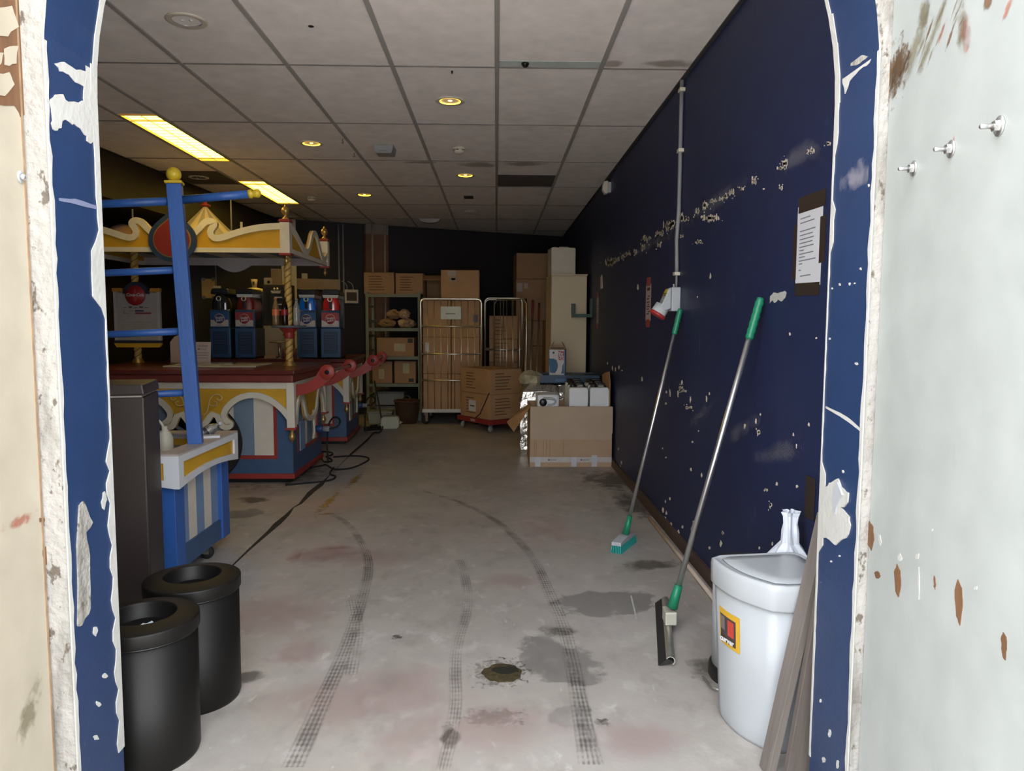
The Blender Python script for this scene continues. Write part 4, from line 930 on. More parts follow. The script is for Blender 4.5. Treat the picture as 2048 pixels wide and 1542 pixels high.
def kiosk(name, label, loc, rz):
    K = thing(name, label, 'kiosk', loc, rz, 'red counter fairground kiosks')
    XA, XB = -1.06, .76                                        # body left / right
    MB().box(XA+.02, XB-.02, -.48, .48, .10, .86).build('carcass', BLUEM, K)
    MB().box(XA-.015, XB+.015, -.515, .515, .035, .082).build('base_lip', RED, K, bevel=.006)
    MB().box(XA+.03, XB-.03, -.47, .47, .0, .035).build('shadow_plinth', BLACKP, K)  # black block puts the shade into the gap under the base
    # front: stiles, bottom rail, red frame, stripes
    for (a, b) in ((XA, XA+.13), (XB-.13, XB)): MB().box(a, b, -.50, -.481, .082, .86).build('stile', BLUEM, K)
    MB().box(XA+.13, XB-.13, -.499, -.481, .082, .205).build('bottom_rail', BLUEM, K)
    rf = MB(); rf.box(XA+.13, XB-.13, -.503, -.481, .205, .235); rf.box(XA+.13, XA+.158, -.503, -.481, .235, .86); rf.box(XB-.158, XB-.13, -.503, -.481, .235, .86); rf.build('red_frame', RED, K)
    x = XB-.158; i = 0
    while x > XA+.16:
        x2 = max(x-.168, XA+.158)
        MB().box(x2, x, -.490, -.481, .235, .86).build('stripe_panel', (GREYW, STEELBLUE)[i % 2], K); x = x2; i += 1
    # right-hand side: stiles, rail, frame, pale panels
    for (a, b) in ((-.481, -.36), (.36, .50)): MB().box(XB-.019, XB, a, b, .082, .86).build('stile', BLUEM, K)
    MB().box(XB-.019, XB-.001, -.36, .36, .082, .235).build('bottom_rail', BLUEM, K)
    rf = MB(); rf.box(XB-.018, XB+.003, -.36, .36, .235, .262); rf.box(XB-.018, XB+.003, -.36, -.335, .262, .86); rf.box(XB-.018, XB+.003, .335, .36, .262, .86); rf.build('red_frame', RED, K)
    for i in range(4):
        MB().box(XB-.018, XB-.009, -.335+i*.1675, -.335+(i+1)*.1675, .262, .86).build('stripe_panel', (STEELBLUE, GREYW)[i % 2], K)
    # counter
    MB().box(XA-.05, .825, -.65, .70, .930, .967).build('counter_top', DRED, K, bevel=.006)
    MB().box(XA-.04, .81, -.635, .69, .865, .9295).build('counter_moulding', mat('red_moulding', (.17, .030, .024), .45, var=.15), K, bevel=.012)
    rl = MB(); rl.box(XA-.02, .745, -.585, -.56, .81, .864); rl.box(.775, .80, -.535, .505, .81, .864); rl.build('top_rail', CREAMW, K)
    # valances
    valance(K, FH, .765, -.575, -1, 'y')
    sv = valance(K, SH, .475, .79, 1, 'x')
    sv.location = (0, -.015, 0)
    for (x, y) in ((.775, -.572), (.775, .525)):
        p = MB().box(x-.033, x+.033, y-.033, y+.033, .485, .864).build('corner_drop', CREAMW, K, bevel=.003)
        MB().box(x-.045, x+.045, y-.045, y+.045, .470, .485).build('drop_cap', RED, p)
        pendant(p, x, y, .470)
    # painted curls on the front valance
    for s in (-1, 1):
        P = [(s*(.05), -.597, .585), (s*.09, -.597, .62), (s*.10, -.597, .68), (s*.115, -.597, .735), (s*.16, -.597, .765), (s*.205, -.597, .755), (s*.212, -.597, .725), (s*.185, -.597, .712), (s*.17, -.597, .73)]
        MB().tube(smooth(P, 1), .0065, 6).build('painted_curl', mat('pale_yellow_paint', (.62, .47, .18), .6), K)
        P = [(s*.10, -.597, .68), (s*.13, -.597, .665), (s*.165, -.597, .672), (s*.172, -.597, .70), (s*.145, -.597, .705)]
        MB().tube(smooth(P, 1), .0055, 6).build('painted_curl', MATS['pale_yellow_paint'], K)
    # wagon wheel
    w = MB().lathe([(.262, -.02), (.34, -.022), (.345, -.012), (.345, .012), (.34, .022), (.262, .02), (.262, -.02)], 48, T=TR((0, -.535, .347), rx=math.pi/2)).build('wheel_rim', RUBBER, K)
    for k in range(10):
        a = k*math.pi/5
        MB().box(.05, .263, -.012, .012, -.012, .012, T=TR((0, -.535, .347)) @ Matrix.Rotation(a, 4, 'Y')).build('spoke', mat('grey_blue_spoke', (.14, .16, .20), .5), w)
    MB().lathe([(.0001, -.03), (.055, -.028), (.06, 0), (.055, .028), (.0001, .03)], 20, T=TR((0, -.535, .347), rx=math.pi/2)).build('hub', RED, w)
    # red scroll arms carrying a rail
    for y in (-.50, .44):
        top_ = smooth([(.765, .838), (.84, .842), (.91, .862), (.965, .905), (.99, .955), (1.02, .99), (1.07, 1.003)], 2)
        bot_ = smooth([(.765, .745), (.86, .752), (.95, .785), (1.03, .835), (1.09, .885), (1.125, .925), (1.128, .95)], 2)
        a = MB().strip(top_, bot_, y-.016, y+.016, 'y').build('scroll_arm', RED, K)
        MB().lathe([(.0001, -.022), (.060, -.022), (.064, -.018), (.064, .018), (.060, .022), (.0001, .022)], 26, T=TR((1.062, y, .945), rx=math.pi/2)).build('scroll_eye', RED, a)
        MB().lathe([(.010, -.0235), (.020, -.0235), (.020, -.0205)], 14, T=TR((1.062, y+(0 if y < 0 else 0), .945), rx=-math.pi/2)).build('eye_ring', BLACKM, a)
        MB().lathe([(.0001, -.004), (.007, 0), (.0001, .004)], 8, T=TR((1.05, y-.018, .865), rx=math.pi/2)).build('screw', CHROME, a)
    MB().tube([(1.062, -.48, .945), (1.062, .42, .945)], .012, 10).build('rail', STEEL, K)
    return K
k1 = kiosk('counter_kiosk', 'front fairground kiosk with canopy, ochre valance and wagon wheel behind the cart', (-2.48, 6.60, 0), 0)
k2 = kiosk('counter_kiosk', 'rear fairground kiosk behind the canopied one, carrying the slush machines', (-2.465, 8.56, 0), math.radians(3))

# ---- canopy of the front kiosk
def twist(parent, x, y, z0, z1, r=.030, name='twisted_column'):
    v = []; f = []; n = 32; k = max(8, int((z1-z0)/.0055)); mi = []
    for j in range(k+1):
        z = z0+(z1-z0)*j/k
        for i in range(n):
            q = 2*math.pi*i/n; w = math.cos(2*(q-z*55)); rr = r*(1+.16*(abs(math.cos(q-z*55))**.6*2-1))
            v.append((x+rr*math.cos(q), y+rr*math.sin(q), z))
    mb = MB()
    for j in range(k):
        z = z0+(z1-z0)*(j+.5)/k
        for i in range(n):
            q = 2*math.pi*(i+.5)/n
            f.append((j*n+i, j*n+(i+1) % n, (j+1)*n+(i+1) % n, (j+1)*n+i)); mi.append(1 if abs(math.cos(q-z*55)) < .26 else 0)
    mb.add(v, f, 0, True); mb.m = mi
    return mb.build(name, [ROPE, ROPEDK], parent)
def column_base(parent, x, y, z):
    return MB().lathe([(.058, 0), (.060, .006), (.050, .012), (.052, .020), (.042, .028), (.044, .036), (.032, .046)], 24, (x, y, z)).build('column_base', GOLD, parent)
FXL, FXR, FYF, FYB, FZ0 = -1.27, .645, -.15, 1.26, 1.965
MX = -.32
CR = [(.0, 2.17), (.17, 2.15), (.215, 2.20), (.255, 2.243), (.30, 2.262), (.35, 2.255), (.382, 2.222), (.378, 2.185), (.352, 2.155), (.342, 2.130), (.36, 2.112), (.41, 2.118), (.50, 2.150), (.62, 2.185), (.76, 2.212), (.93, 2.222)]
lo = smooth(CR, 1)
full = [(MX-x, z) for x, z in reversed(lo)][:-1] + [(MX+x, z) for x, z in lo]
fb = MB().prism(full + [(FXR, FZ0+.03), (FXL, FZ0+.03)], FYF, FYF-.022, 'y').build('canopy_fascia', YELLOW, k1)
MB().strip(full, offset(full, -.055), FYF-.004, FYF-.040, 'y').build('wavy_border', CREAMW, fb)
MB().box(FXL, FXR, FYF-.036, FYF+.004, FZ0, FZ0+.04).build('lower_rail', CREAMW, fb)
SD = [(0, 2.215), (.10, 2.195), (.24, 2.115), (.34, 2.055), (.42, 2.06), (.48, 2.14), (.53, 2.235), (.60, 2.275), (.68, 2.255), (.77, 2.13), (.84, 2.045), (.90, 2.05), (.95, 2.10), (1.0, 2.115)]
sd = smooth([(FYF+t*(FYB-FYF), z) for t, z in SD], 1)
for X, sg in ((FXR, 1), (FXL, -1)):
    sb = MB().prism(sd + [(FYB, FZ0+.03), (FYF, FZ0+.03)], X, X+sg*.022, 'x').build('canopy_fascia', YELLOW, k1)
    MB().strip(sd, offset(sd, -.055), X+sg*.004, X+sg*.038, 'x').build('wavy_border', CREAMW, sb)
    MB().box(min(X-sg*.004, X+sg*.036), max(X-sg*.004, X+sg*.036), FYF, FYB, FZ0, FZ0+.04).build('lower_rail', CREAMW, sb)
bk = [(FXL, 2.0), (FXL, 2.20), (FXR, 2.20), (FXR, 2.0)] ; cx = MX
drop = [(cx-.18+.36*i/12, 1.968-.072*math.sin(math.pi*i/12)) for i in range(13)]
MB().prism([(FXL, 1.968), (cx-.2, 1.968)] + drop + [(cx+.2, 1.968), (FXR, 1.968), (FXR, 2.18), (FXL, 2.18)], FYB, FYB+.02, 'y').build('back_fascia', mat('dull_lilac_white', (.42, .40, .42), .6), k1)
SOFF = mat('striped_soffit_base', (.40, .36, .35), .7)
for i in range(9):
    a = FXL+.02+(FXR-FXL-.04)*i/9; b = FXL+.02+(FXR-FXL-.04)*(i+1)/9
    MB().box(a, b, FYF+.005, FYB-.005, 2.045, 2.06).build('soffit_panel', (GREYW, STEELBLUE)[i % 2], k1)
for (x, y) in ((FXR, FYF-.02), (FXR, FYB), (FXL, FYF-.02)):
    p = MB().box(x-.042, x+.042, y-.042, y+.042, FZ0-.005, 2.225).build('corner_block', CREAMW, k1, bevel=.003)
    MB().box(x-.05, x+.05, y-.05, y+.05, FZ0-.022, FZ0-.005).build('red_foot', RED, p)
    c = MB().prism([(x-.05, y-.05), (x+.05, y-.05), (x+.05, y+.05), (x-.05, y+.05)], 2.226, 2.25, 'z').build('red_cap', RED, p, bevel=.008)
    finial(p, x, y, 2.25)
    pendant(p, x, y, FZ0-.022, .75)
# medallion
def tear(s, dz=0):
    P = []
    for i in range(33):
        a = -math.pi/2+2*math.pi*i/33; x = .205*s*math.cos(a); z = .19*s*math.sin(a)
        if z > 0: z *= 1+.38*(1-abs(x)/(.205*s))**3
        P.append((MX+x, 2.065+z+dz))
    return P
md = MB().prism(tear(1.0), FYF-.041, FYF-.062, 'y').build('medallion', mat('dark_blue_paint', (.022, .045, .11), .5), k1)
MB().prism(tear(.80), FYF-.0621, FYF-.067, 'y').build('gold_ring', GOLD, md)
MB().prism(tear(.74), FYF-.0671, FYF-.072, 'y').build('red_field', mat('deep_red_paint', (.22, .022, .022), .5), md)
# columns
def world_k1(x, y): return x+2.48, y-6.60
cx_, cy_ = world_k1(-1.875, 6.60)
column_base(k1, cx_, cy_, .967)
twist(k1, cx_, cy_, 1.010, 1.215)
MB().lathe([(.034, 1.215), (.050, 1.225), (.040, 1.235), (.055, 1.245), (.045, 1.26), (.052, 1.275), (.080, 1.30), (.085, 1.312), (.0001, 1.312)], 24, (cx_, cy_, 0)).build('column_cup', RED, k1)
MB().lathe([(.0001, 1.3125), (.150, 1.3125), (.155, 1.318), (.155, 1.328), (.150, 1.333), (.0001, 1.333)], 32, (cx_, cy_, 0)).build('column_shelf', mat('slate_blue_shelf', (.08, .10, .14), .45), k1)
twist(k1, cx_, cy_, 1.3335, 1.93, .029)
MB().lathe([(.03, 1.928), (.045, 1.935), (.032, 1.944), (.048, 1.955), (.048, 1.965)], 20, (cx_, cy_, 0)).build('column_capital', GOLD, k1)
lx, ly = world_k1(-3.47, 7.08)
column_base(k1, lx, ly, .967); twist(k1, lx, ly, 1.010, 2.045, .030)
bx_, by_ = world_k1(-3.47, 7.7)
# tent top, flag rods, small dome on the canopy roof
tx, ty = MX, .53
def cone(parent, name, x, y, z0, R, H, n, mats, conc=.25):
    mb = MB(); v = []; f = []; mi = []; k = 6
    for j in range(k+1):
        t = j/k; r = max(.012, R*(1-t)*(1-conc*t*(1-t)*2)); z = z0+H*t
        for i in range(n): v.append((x+r*math.cos(2*math.pi*i/n), y+r*math.sin(2*math.pi*i/n), z))
    for j in range(k):
        for i in range(n): f.append((j*n+i, j*n+(i+1) % n, (j+1)*n+(i+1) % n, (j+1)*n+i)); mi.append((i//2) % 2)
    f.append(tuple(range(n-1, -1, -1))); mi.append(0); f.append(tuple(k*n+i for i in range(n))); mi.append(0)
    mb.add(v, f); mb.m = mi
    return mb.build(name, mats, parent)
MB().box(FXL+.03, FXR-.03, FYF+.03, FYB-.03, 2.065, 2.12).build('canopy_roof', mat('dusty_roof_board', (.20, .17, .15), .9), k1)
TENT = mat('cream_tent_cloth', (.60, .50, .38), .85, var=.08); TENTB = mat('greyish_tent_stripe', (.33, .31, .30), .85, var=.08)
tt = cone(k1, 'tent_top', tx, ty, 2.1205, .40, .35, 40, [TENT, TENTB])
MB().lathe([(.020, 2.465), (.048, 2.472), (.050, 2.482), (.030, 2.492), (.016, 2.50), (.016, 2.515)], 20, (tx, ty, 0)).build('red_collar', RED, tt)
MB().ball((tx, ty, 2.545), .028, 16).build('yellow_knob', YBALL, tt)
for (wx, wy, z0, z1, m) in ((-3.43, 7.0, 2.12, 2.72, TENT), (-2.58, 7.2, 2.12, 2.58, GPLAST)):
    x, y = world_k1(wx, wy); MB().tube([(x, y, z0), (x, y, z1)], .008, 8).build('flag_rod', m, k1)
x, y = world_k1(-2.50, 7.25)
cone(k1, 'small_tent_top', x, y, 2.1205, .05, .22, 16, [PAPER, PAPER])
x, y = world_k1(-3.62, 7.2)
dm = MB().lathe([(.17, 2.1205), (.165, 2.17), (.14, 2.23), (.10, 2.275), (.05, 2.298), (.0001, 2.305)], 28, (x, y, 0)).build('roof_dome', mat('pinkish_dome', (.52, .33, .25), .6), k1)
for k in range(2):
    MB().tube([(x+.16+.07*k, y-.1, 2.12), (x+.16+.07*k, y-.1, 2.33-.04*k)], .005, 6).build('flag_rod', PAPER, k1)
    MB().prism([(x+.16+.07*k, 2.33-.04*k), (x+.21+.07*k, 2.31-.04*k), (x+.16+.07*k, 2.29-.04*k)], y-.101, y-.099, 'y').build('pennant', PAPER, k1)

# ---- connections on the kiosk sides
for (K, s) in ((k1, 0), (k2, 1)):
    bx = MB().box(.762, .772, -.30, -.15, .24, .50).build('inlet_plate', (PALEBLUE, GREYW)[s], K)
    MB().tube([(.79, .06, .56), (.80, .05, .46), (.80, .07, .36), (.80, .02, .30)], .011, 8).build('white_pipe', CPLAST, K)
    q = MB().lathe([(.030, 0), (.034, .01), (.034, .06), (.028, .07)], 16, T=TR((.775, .22, .36), ry=math.pi/2)).build('inlet_plug', mat('blue_plug', (.02, .05, .16), .4), K)
    MB().lathe([(.026, .07), (.026, .12), (.020, .13)], 14, T=TR((.775, .22, .36), ry=math.pi/2)).build('plug_collar', GPLAST, q)
    MB().tube(smooth([(.90, .22, .36), (.97, .24, .37), (1.0, .28, .42), (.96, .33, .46), (.90, .34, .45), (.86, .33, .36), (.86, .30, .20), (.87, .28, .02)], 2), .009, 8).build('feed_cable', RUBBER, K)

# ---- slush machines
NAVB = mat('slush_blue_casing', (.028, .075, .16), .45, var=.1)
GRIL = mat('dark_blue_grille', (.010, .018, .036), .5)
def slush(x, y, rz, face, liquid, flav, label):
    t = thing('slush_machine', label, 'slush machine', (x, y, .967), rz, 'slush machines on the rear kiosk')
    W = .108
    MB().box(-W, W, 0, .06, .012, .335).build('front_case', NAVB, t, bevel=.008)
    MB().box(-W+.006, W-.006, .061, .42, .012, .33).build('rear_case', mat('dark_blue_case', (.016, .030, .055), .5), t, bevel=.008)
    for sx in (-.08, .08):
        for yy in (.03, .38): MB().lathe([(.014, 0), (.014, .0118)], 10, (sx, yy, 0)).build('foot', RUBBER, t)
    g = MB().box(-.075, .075, -.002, -.0002, .055, .295).build('grille', GRIL, t)
    for i in range(14): MB().box(-.068, .068, -.005, -.0022, .064+i*.0165, .070+i*.0165).build('grille_slat', NAVB, g)
    MB().prism([(0, .336), (-.004, .50), (.006, .525), (.03, .535), (.06, .535), (.06, .336)], -W+.006, W-.006, 'x').build('label_tower', NAVB, t, bevel=.006)
    lb = MB().prism([(-.0072, .352), (-.0092, .505), (-.0042, .505), (-.0022, .352)], -.093, .093, 'x').build('label_card', face, t)
    N = 9; ice = [(-.093+.186*i/N, .405+random.uniform(-.006, .014)+.018*abs(i/N-.5)) for i in range(N+1)]
    MB().prism([(-.093, .352)] + [(.093, .352)] + list(reversed(ice)), -.0100, -.0088, 'y').build('label_snow', mat('pinkish_white_print', (.52, .45, .40), .5), lb)
    MB().lathe([(.0001, 0), (.056, 0), (.056, .0015), (.0001, .0015)], 28, T=TR((0, -.0102, .432), rx=math.pi/2)).build('label_ring', MATS['pinkish_white_print'], lb)
    MB().lathe([(.0001, .0016), (.050, .0016), (.050, .0026), (.0001, .0026)], 28, T=TR((0, -.0102, .432), rx=math.pi/2)).build('label_disc', mat('label_disc_red', (.36, .03, .03), .5) if face.name == 'label_red' else mat('label_disc_violet', (.06, .05, .14), .5), lb)
    text('Slushy', .034, PAPER, lb, TR((0, -.0134, .445)) @ Matrix.Rotation(math.radians(-6), 4, 'Y') @ FRONT, shear=.1, bold=.0008)
    text("Jack's", .032, PAPER, lb, TR((0, -.0134, .417)) @ Matrix.Rotation(math.radians(-6), 4, 'Y') @ FRONT, shear=.1, bold=.0008)
    text(flav, .016, INK, lb, TR((0, -.0106, .366)) @ FRONT)
    # bowl
    TB = TR((0, .10, .56)) @ Matrix.Diagonal((1, 1, 1.75, 1)) @ Matrix.Rotation(-math.pi/2, 4, 'X')
    if liquid:
        MB().lathe([(.0001, -.078), (.072, -.076), (.088, -.06), (.092, -.03), (.092, .26), (.0001, .26)], 32, T=TB).build('slush_bowl', liquid, t)
        MB().prism([(-.078, .668), (.078, .668), (.086, .6995), (-.086, .6995)], .022, .36, 'y').build('frosty_band', mat('frosty_clear_plastic', (.55, .56, .56), .15), t)
    else:
        MB().lathe([(.0001, -.078), (.072, -.076), (.088, -.06), (.092, -.03), (.092, .26), (.0001, .26)], 32, T=TB).build('bowl', mat('smoky_bowl', (.03, .03, .033), .08, var=.2, coat=.5), t)
    MB().prism([(-.098, .700), (.098, .700), (.092, .745), (.070, .762), (-.070, .762), (-.092, .745)], .025, .365, 'y').build('bowl_lid', BLACKP, t, bevel=.008)
    MB().box(-.095, .095, .366, .40, .336, .74).build('back_panel', BLACKP, t)
    s = MB().box(-.016, .016, -.012, .020, .545, .65).build('tap', BLACKP, t, bevel=.004)
    MB().tube([(.022*math.cos(a), -.018, .650+.022*math.sin(a)) for a in [i*math.pi/8 for i in range(16)]], .0065, 6, closed=True).build('tap_ring', CHROME, s)
LRED = mat('label_red', (.36, .035, .04), .45); LBLU = mat('label_blue', (.025, .09, .24), .45)
SRED = mat('red_slush', (.60, .025, .02), .2, var=.15, scale=20, coat=.6); SBLU = mat('blue_slush', (.01, .17, .70), .2, var=.15, scale=20, coat=.6)
slush(-2.985, 7.90, .05, LBLU, None, 'Raspberry', 'slush machine with blue label and empty dark bowl, leftmost of the four')
slush(-2.725, 7.92, .05, LRED, mat('dark_red_slush', (.22, .02, .02), .4, var=.15), 'Strawberry', 'slush machine with red label and dark red bowl, left of the white dispenser')
slush(-2.075, 7.99, .05, LBLU, SBLU, 'Raspberry', 'slush machine with bright blue slush behind the bottle shelf')
slush(-1.820, 8.005, .05, LRED, SRED, 'Strawberry', 'slush machine with bright red slush, rightmost of the four')

# ---- things on the counters and column shelf
def bottle(x, y, z, h, body, liquid, cap, band, label):
    t = thing('drink_bottle', label, 'bottle', (x, y, z), 0, 'drink bottles on the column shelf')
    s = h/.26
    MB().lathe([(r*s, q*s) for r, q in [(.0001, .001), (.028, .001), (.032, .010), (.030, .06), (.032, .09), (.032, .15), (.028, .18), (.016, .215), (.0125, .23), (.0125, .245), (.0001, .245)]], 20).build('body', body, t)
    MB().lathe([(r*s, q*s) for r, q in [(.0145, .244), (.0145, .259), (.0001, .26)]], 14).build('cap', cap, t)
    if band: MB().lathe([(.0326*s, .092*s), (.0331*s, .094*s), (.0331*s, .146*s), (.0326*s, .148*s)], 20).build('sleeve', band, t)
CWX, CWY = -1.875, 6.60
bottle(CWX-.098, CWY-.055, 1.3332, .25, mat('amber_drink', (.20, .13, .06), .12, var=.2), None, mat('orange_cap', (.5, .14, .04), .4), mat('orange_sleeve', (.55, .16, .06), .4), 'drink bottle with orange label, left on the column shelf')
bottle(CWX-.005, CWY-.105, 1.3332, .25, mat('cola_drink', (.012, .006, .005), .1, var=0), None, BLACKP, mat('dark_red_sleeve', (.25, .012, .02), .4), 'dark cola bottle with red label, middle of the column shelf')
bottle(CWX+.088, CWY-.060, 1.3332, .24, mat('clear_bottle', (.75, .80, .80), .06, trans=.85, var=0), None, GPLAST, None, 'empty clear bottle, right on the column shelf')
tag(MB().box(-.40, .40, -.24, .24, 0, .012).build('serving_board', mat('milky_board', (.40, .38, .34), .3), loc=(-2.50, 6.58, .968), rot=(0, 0, .02), bevel=.003), 'pale flat board lying on the front kiosk counter', 'board')
tag(MB().box(-.24, .24, -.16, .16, 0, .008).build('acrylic_sheet', mat('greyish_acrylic', (.30, .29, .28), .15), loc=(-2.62, 6.62, .982), rot=(0, 0, .22)), 'thin grey acrylic sheet lying askew on the pale board', 'sheet')
t = thing('price_stand', 'pinkish printed price sheet standing on the counter left of the slush machines', 'sign', (-2.83, 7.02, .967), .05)
MB().box(-.078, .078, -.003, .003, 0, .205).build('sheet', mat('pinkish_sheet', (.52, .42, .40), .6), t, rot=(math.radians(-8), 0, 0))
for i, (w, z) in enumerate(((.05, .172), (.045, .160), (.042, .135), (.055, .10), (.055, .075), (.05, .048))):
    MB().box(-w, w, -.0042, -.0031, z, z+.003).build('print_line', INK, t, rot=(math.radians(-8), 0, 0))
MB().prism([(-.046, .1365), (-.030, .146), (-.030, .127)], -.0044, -.0031, 'y').build('arrow_head', INK, t, rot=(math.radians(-8), 0, 0))
tag(MB().prism([(-.10, 0), (.10, 0), (.10, .24), (.075, .275), (.02, .285), (-.06, .25), (-.10, .2)], -.008, .008, 'y').build('upright_panel', mat('peach_panel', (.50, .37, .27), .6), loc=(-3.06, 7.10, .968), rot=(0, 0, .1)), 'peach coloured upright panel standing behind the blue post', 'panel')
# menu board on the left column
t = thing('menu_board', 'white menu board with round red drinks sign fixed to the left twisted column', 'sign', (-3.42, 7.01, 1.14))
MB().box(-.20, .20, -.012, .012, .045, .50).build('board', mat('dingy_white_board', (.36, .33, .30), .5), t)
fr = MB(); fr.box(-.218, -.19, -.02, .014, .045, .505); fr.box(.19, .218, -.02, .014, .045, .505); fr.build('side_frame', mat('dull_silver_frame', (.42, .38, .36), .4), t)
MB().box(-.225, .225, -.024, .014, .018, .044).build('lower_rail', mat('navy_rail', (.02, .025, .05), .5), t)
MB().prism([(-.225, .017), (.225, .017), (.20, -.022), (-.20, -.022)], -.026, .012, 'y').build('lower_moulding', YELLOW, t)
for s in (-1, 1): MB().prism([(s*.225, .506), (s*.225, .54), (s*.135, .54), (s*.125, .506)], -.024, .012, 'y').build('upper_moulding', mat('orange_ochre', (.45, .20, .03), .5), t)
ar = [(.125*math.cos(a), .485+.115*math.sin(a)) for a in [math.pi*i/16 for i in range(17)]]
MB().prism(ar, -.026, .010, 'y').build('top_arch', MATS['navy_rail'], t)
ds = MB().lathe([(.0001, 0), (.092, 0), (.094, .002), (.092, .007), (.0001, .007)], 40, T=TR((-.005, -.0265, .47), rx=math.pi/2)).build('red_disc', mat('cola_red', (.33, .018, .022), .4), t)
MB().lathe([(.010, 0), (.016, .02), (.020, .05), (.012, .09), (.007, .115), (.008, .125)], 12, T=TR((-.005, -.0345, .408)) @ Matrix.Diagonal((1, .08, 1, 1))).build('bottle_silhouette', mat('faint_bottle_red', (.40, .06, .05), .5), ds)
text('Coca-Cola', .042, PAPER, ds, TR((-.005, -.0372, .475)) @ FRONT, shear=.35, sx=.92, bold=.0006)
MB().box(-.02, .06, -.0135, -.0121, .318, .332).build('print_bar', mat('navy_print', (.03, .03, .08), .6), t)
MB().box(-.02, .13, -.0135, -.0121, .294, .312).build('print_bar', mat('maroon_print', (.25, .06, .08), .6), t)
for i in range(5): MB().box(-.13+.05*i, -.10+.052*i, -.0135, -.0121, .352, .358+.01*(i % 2)).build('print_mark', mat('grey_mark', (.10, .09, .09), .7), t)
MB().box(-.13, -.075, -.0135, -.0121, .298, .302).box(-.13, -.126, -.0135, -.0121, .302, .33).box(-.08, -.03, -.0135, -.0121, .322, .326).build('print_mark', MATS['grey_mark'], t)
for i in range(7): MB().box(-.10, .12-.02*(i % 3), -.0135, -.0121, .085+.022*i, .087+.022*i).build('print_line', mat('faint_print', (.22, .20, .18), .7), t)

# rear kiosk: coffee machine, dispenser, tray stand
t = thing('coffee_machine', 'tall black coffee machine with cream lower cabinet behind the twisted column', 'coffee machine', (-2.565, 8.62, .967), .05)
MB().box(-.14, .14, -.16, .18, 0, .36).build('lower_cabinet', mat('cream_metal', (.34, .28, .20), .5), t, bevel=.005)
MB().box(-.15, .15, -.10, .19, .36, .84).build('upper_case', mat('charcoal_case', (.030, .029, .031), .4), t, bevel=.01)
MB().box(-.11, .13, -.104, -.1005, .42, .80).build('front_panel', mat('dark_panel', (.018, .018, .022), .3), t)
MB().prism([(-.06, .765), (.06, .765), (.045, .735), (-.045, .735)], -.115, -.105, 'y').build('display', CPLAST, t)
q = MB(); q.box(-.01, .07, -.112, -.105, .60, .615); q.box(-.01, .005, -.112, -.105, .615, .68); q.box(-.01, .07, -.112, -.105, .68, .695); q.box(-.01, .07, -.112, -.105, .535, .55); q.box(-.01, .005, -.112, -.105, .55, .60)
q.build('silver_tap_bracket', CHROME, t)
for dx in (-.015, .02): MB().ball((dx, -.118, .785), .014, 12).build('knob', CHROME, t)
t = thing('dispenser', 'cream drink dispenser with paper cup on top left of the coffee machine', 'dispenser', (-2.835, 8.60, .967), .05)
MB().box(-.11, .11, -.12, .14, 0, .50).build('stand', mat('charcoal_case', (.03, .03, .03), .4), t, bevel=.006)
MB().lathe([(.0001, .50), (.085, .50), (.095, .52), (.098, .60)], 28).build('lower_jar', mat('brownish_jar', (.22, .15, .10), .3), t)
MB().lathe([(.100, .60), (.102, .605), (.102, .76), (.09, .79), (.05, .80), (.0001, .80)], 28).build('cream_hood', CPLAST, t)
cupm = mat('paper_cup', (.50, .40, .30), .6)
MB().lathe([(.026, .801), (.038, .90), (.0001, .90)], 18).build('cup', cupm, t)
MB().box(-.008, .012, -.0365, -.032, .83, .872).build('cup_mark', INK, t)
t = thing('tray_stand', 'round shiny metal tray on a short stem beside the cups', 'tray', (-2.42, 8.14, .967))
MB().lathe([(.05, 0), (.05, .006), (.016, .012), (.016, .165), (.03, .172)], 20).build('stem', CHROME, t)
MB().lathe([(.0001, .172), (.11, .172), (.118, .182), (.115, .184), (.10, .177), (.0001, .177)], 32).build('dish', mat('dull_brass', (.40, .32, .22), .35, metal=.8), t)
for k in range(3):
    o = MB().lathe([(.024, 0), (.028, .11), (.0001, .11)], 16).build('paper_cup', mat('maroon_cup', (.16, .05, .06), .5), loc=(-2.33+.05*k, 8.02+.015*k, .968))
    tag(o, ('maroon cup next to the tray, first from the left', 'maroon cup next to the tray, middle one', 'maroon cup next to the tray, nearest the twisted column')[k], 'cup', 'maroon cups by the tray')
tag(MB().box(-.06, .06, -.02, .02, 0, .035).build('carton', CARD, loc=(-2.48, 7.98, .968), rot=(0, 0, .5), bevel=.003), 'small brown carton lying beside the metal tray', 'carton')
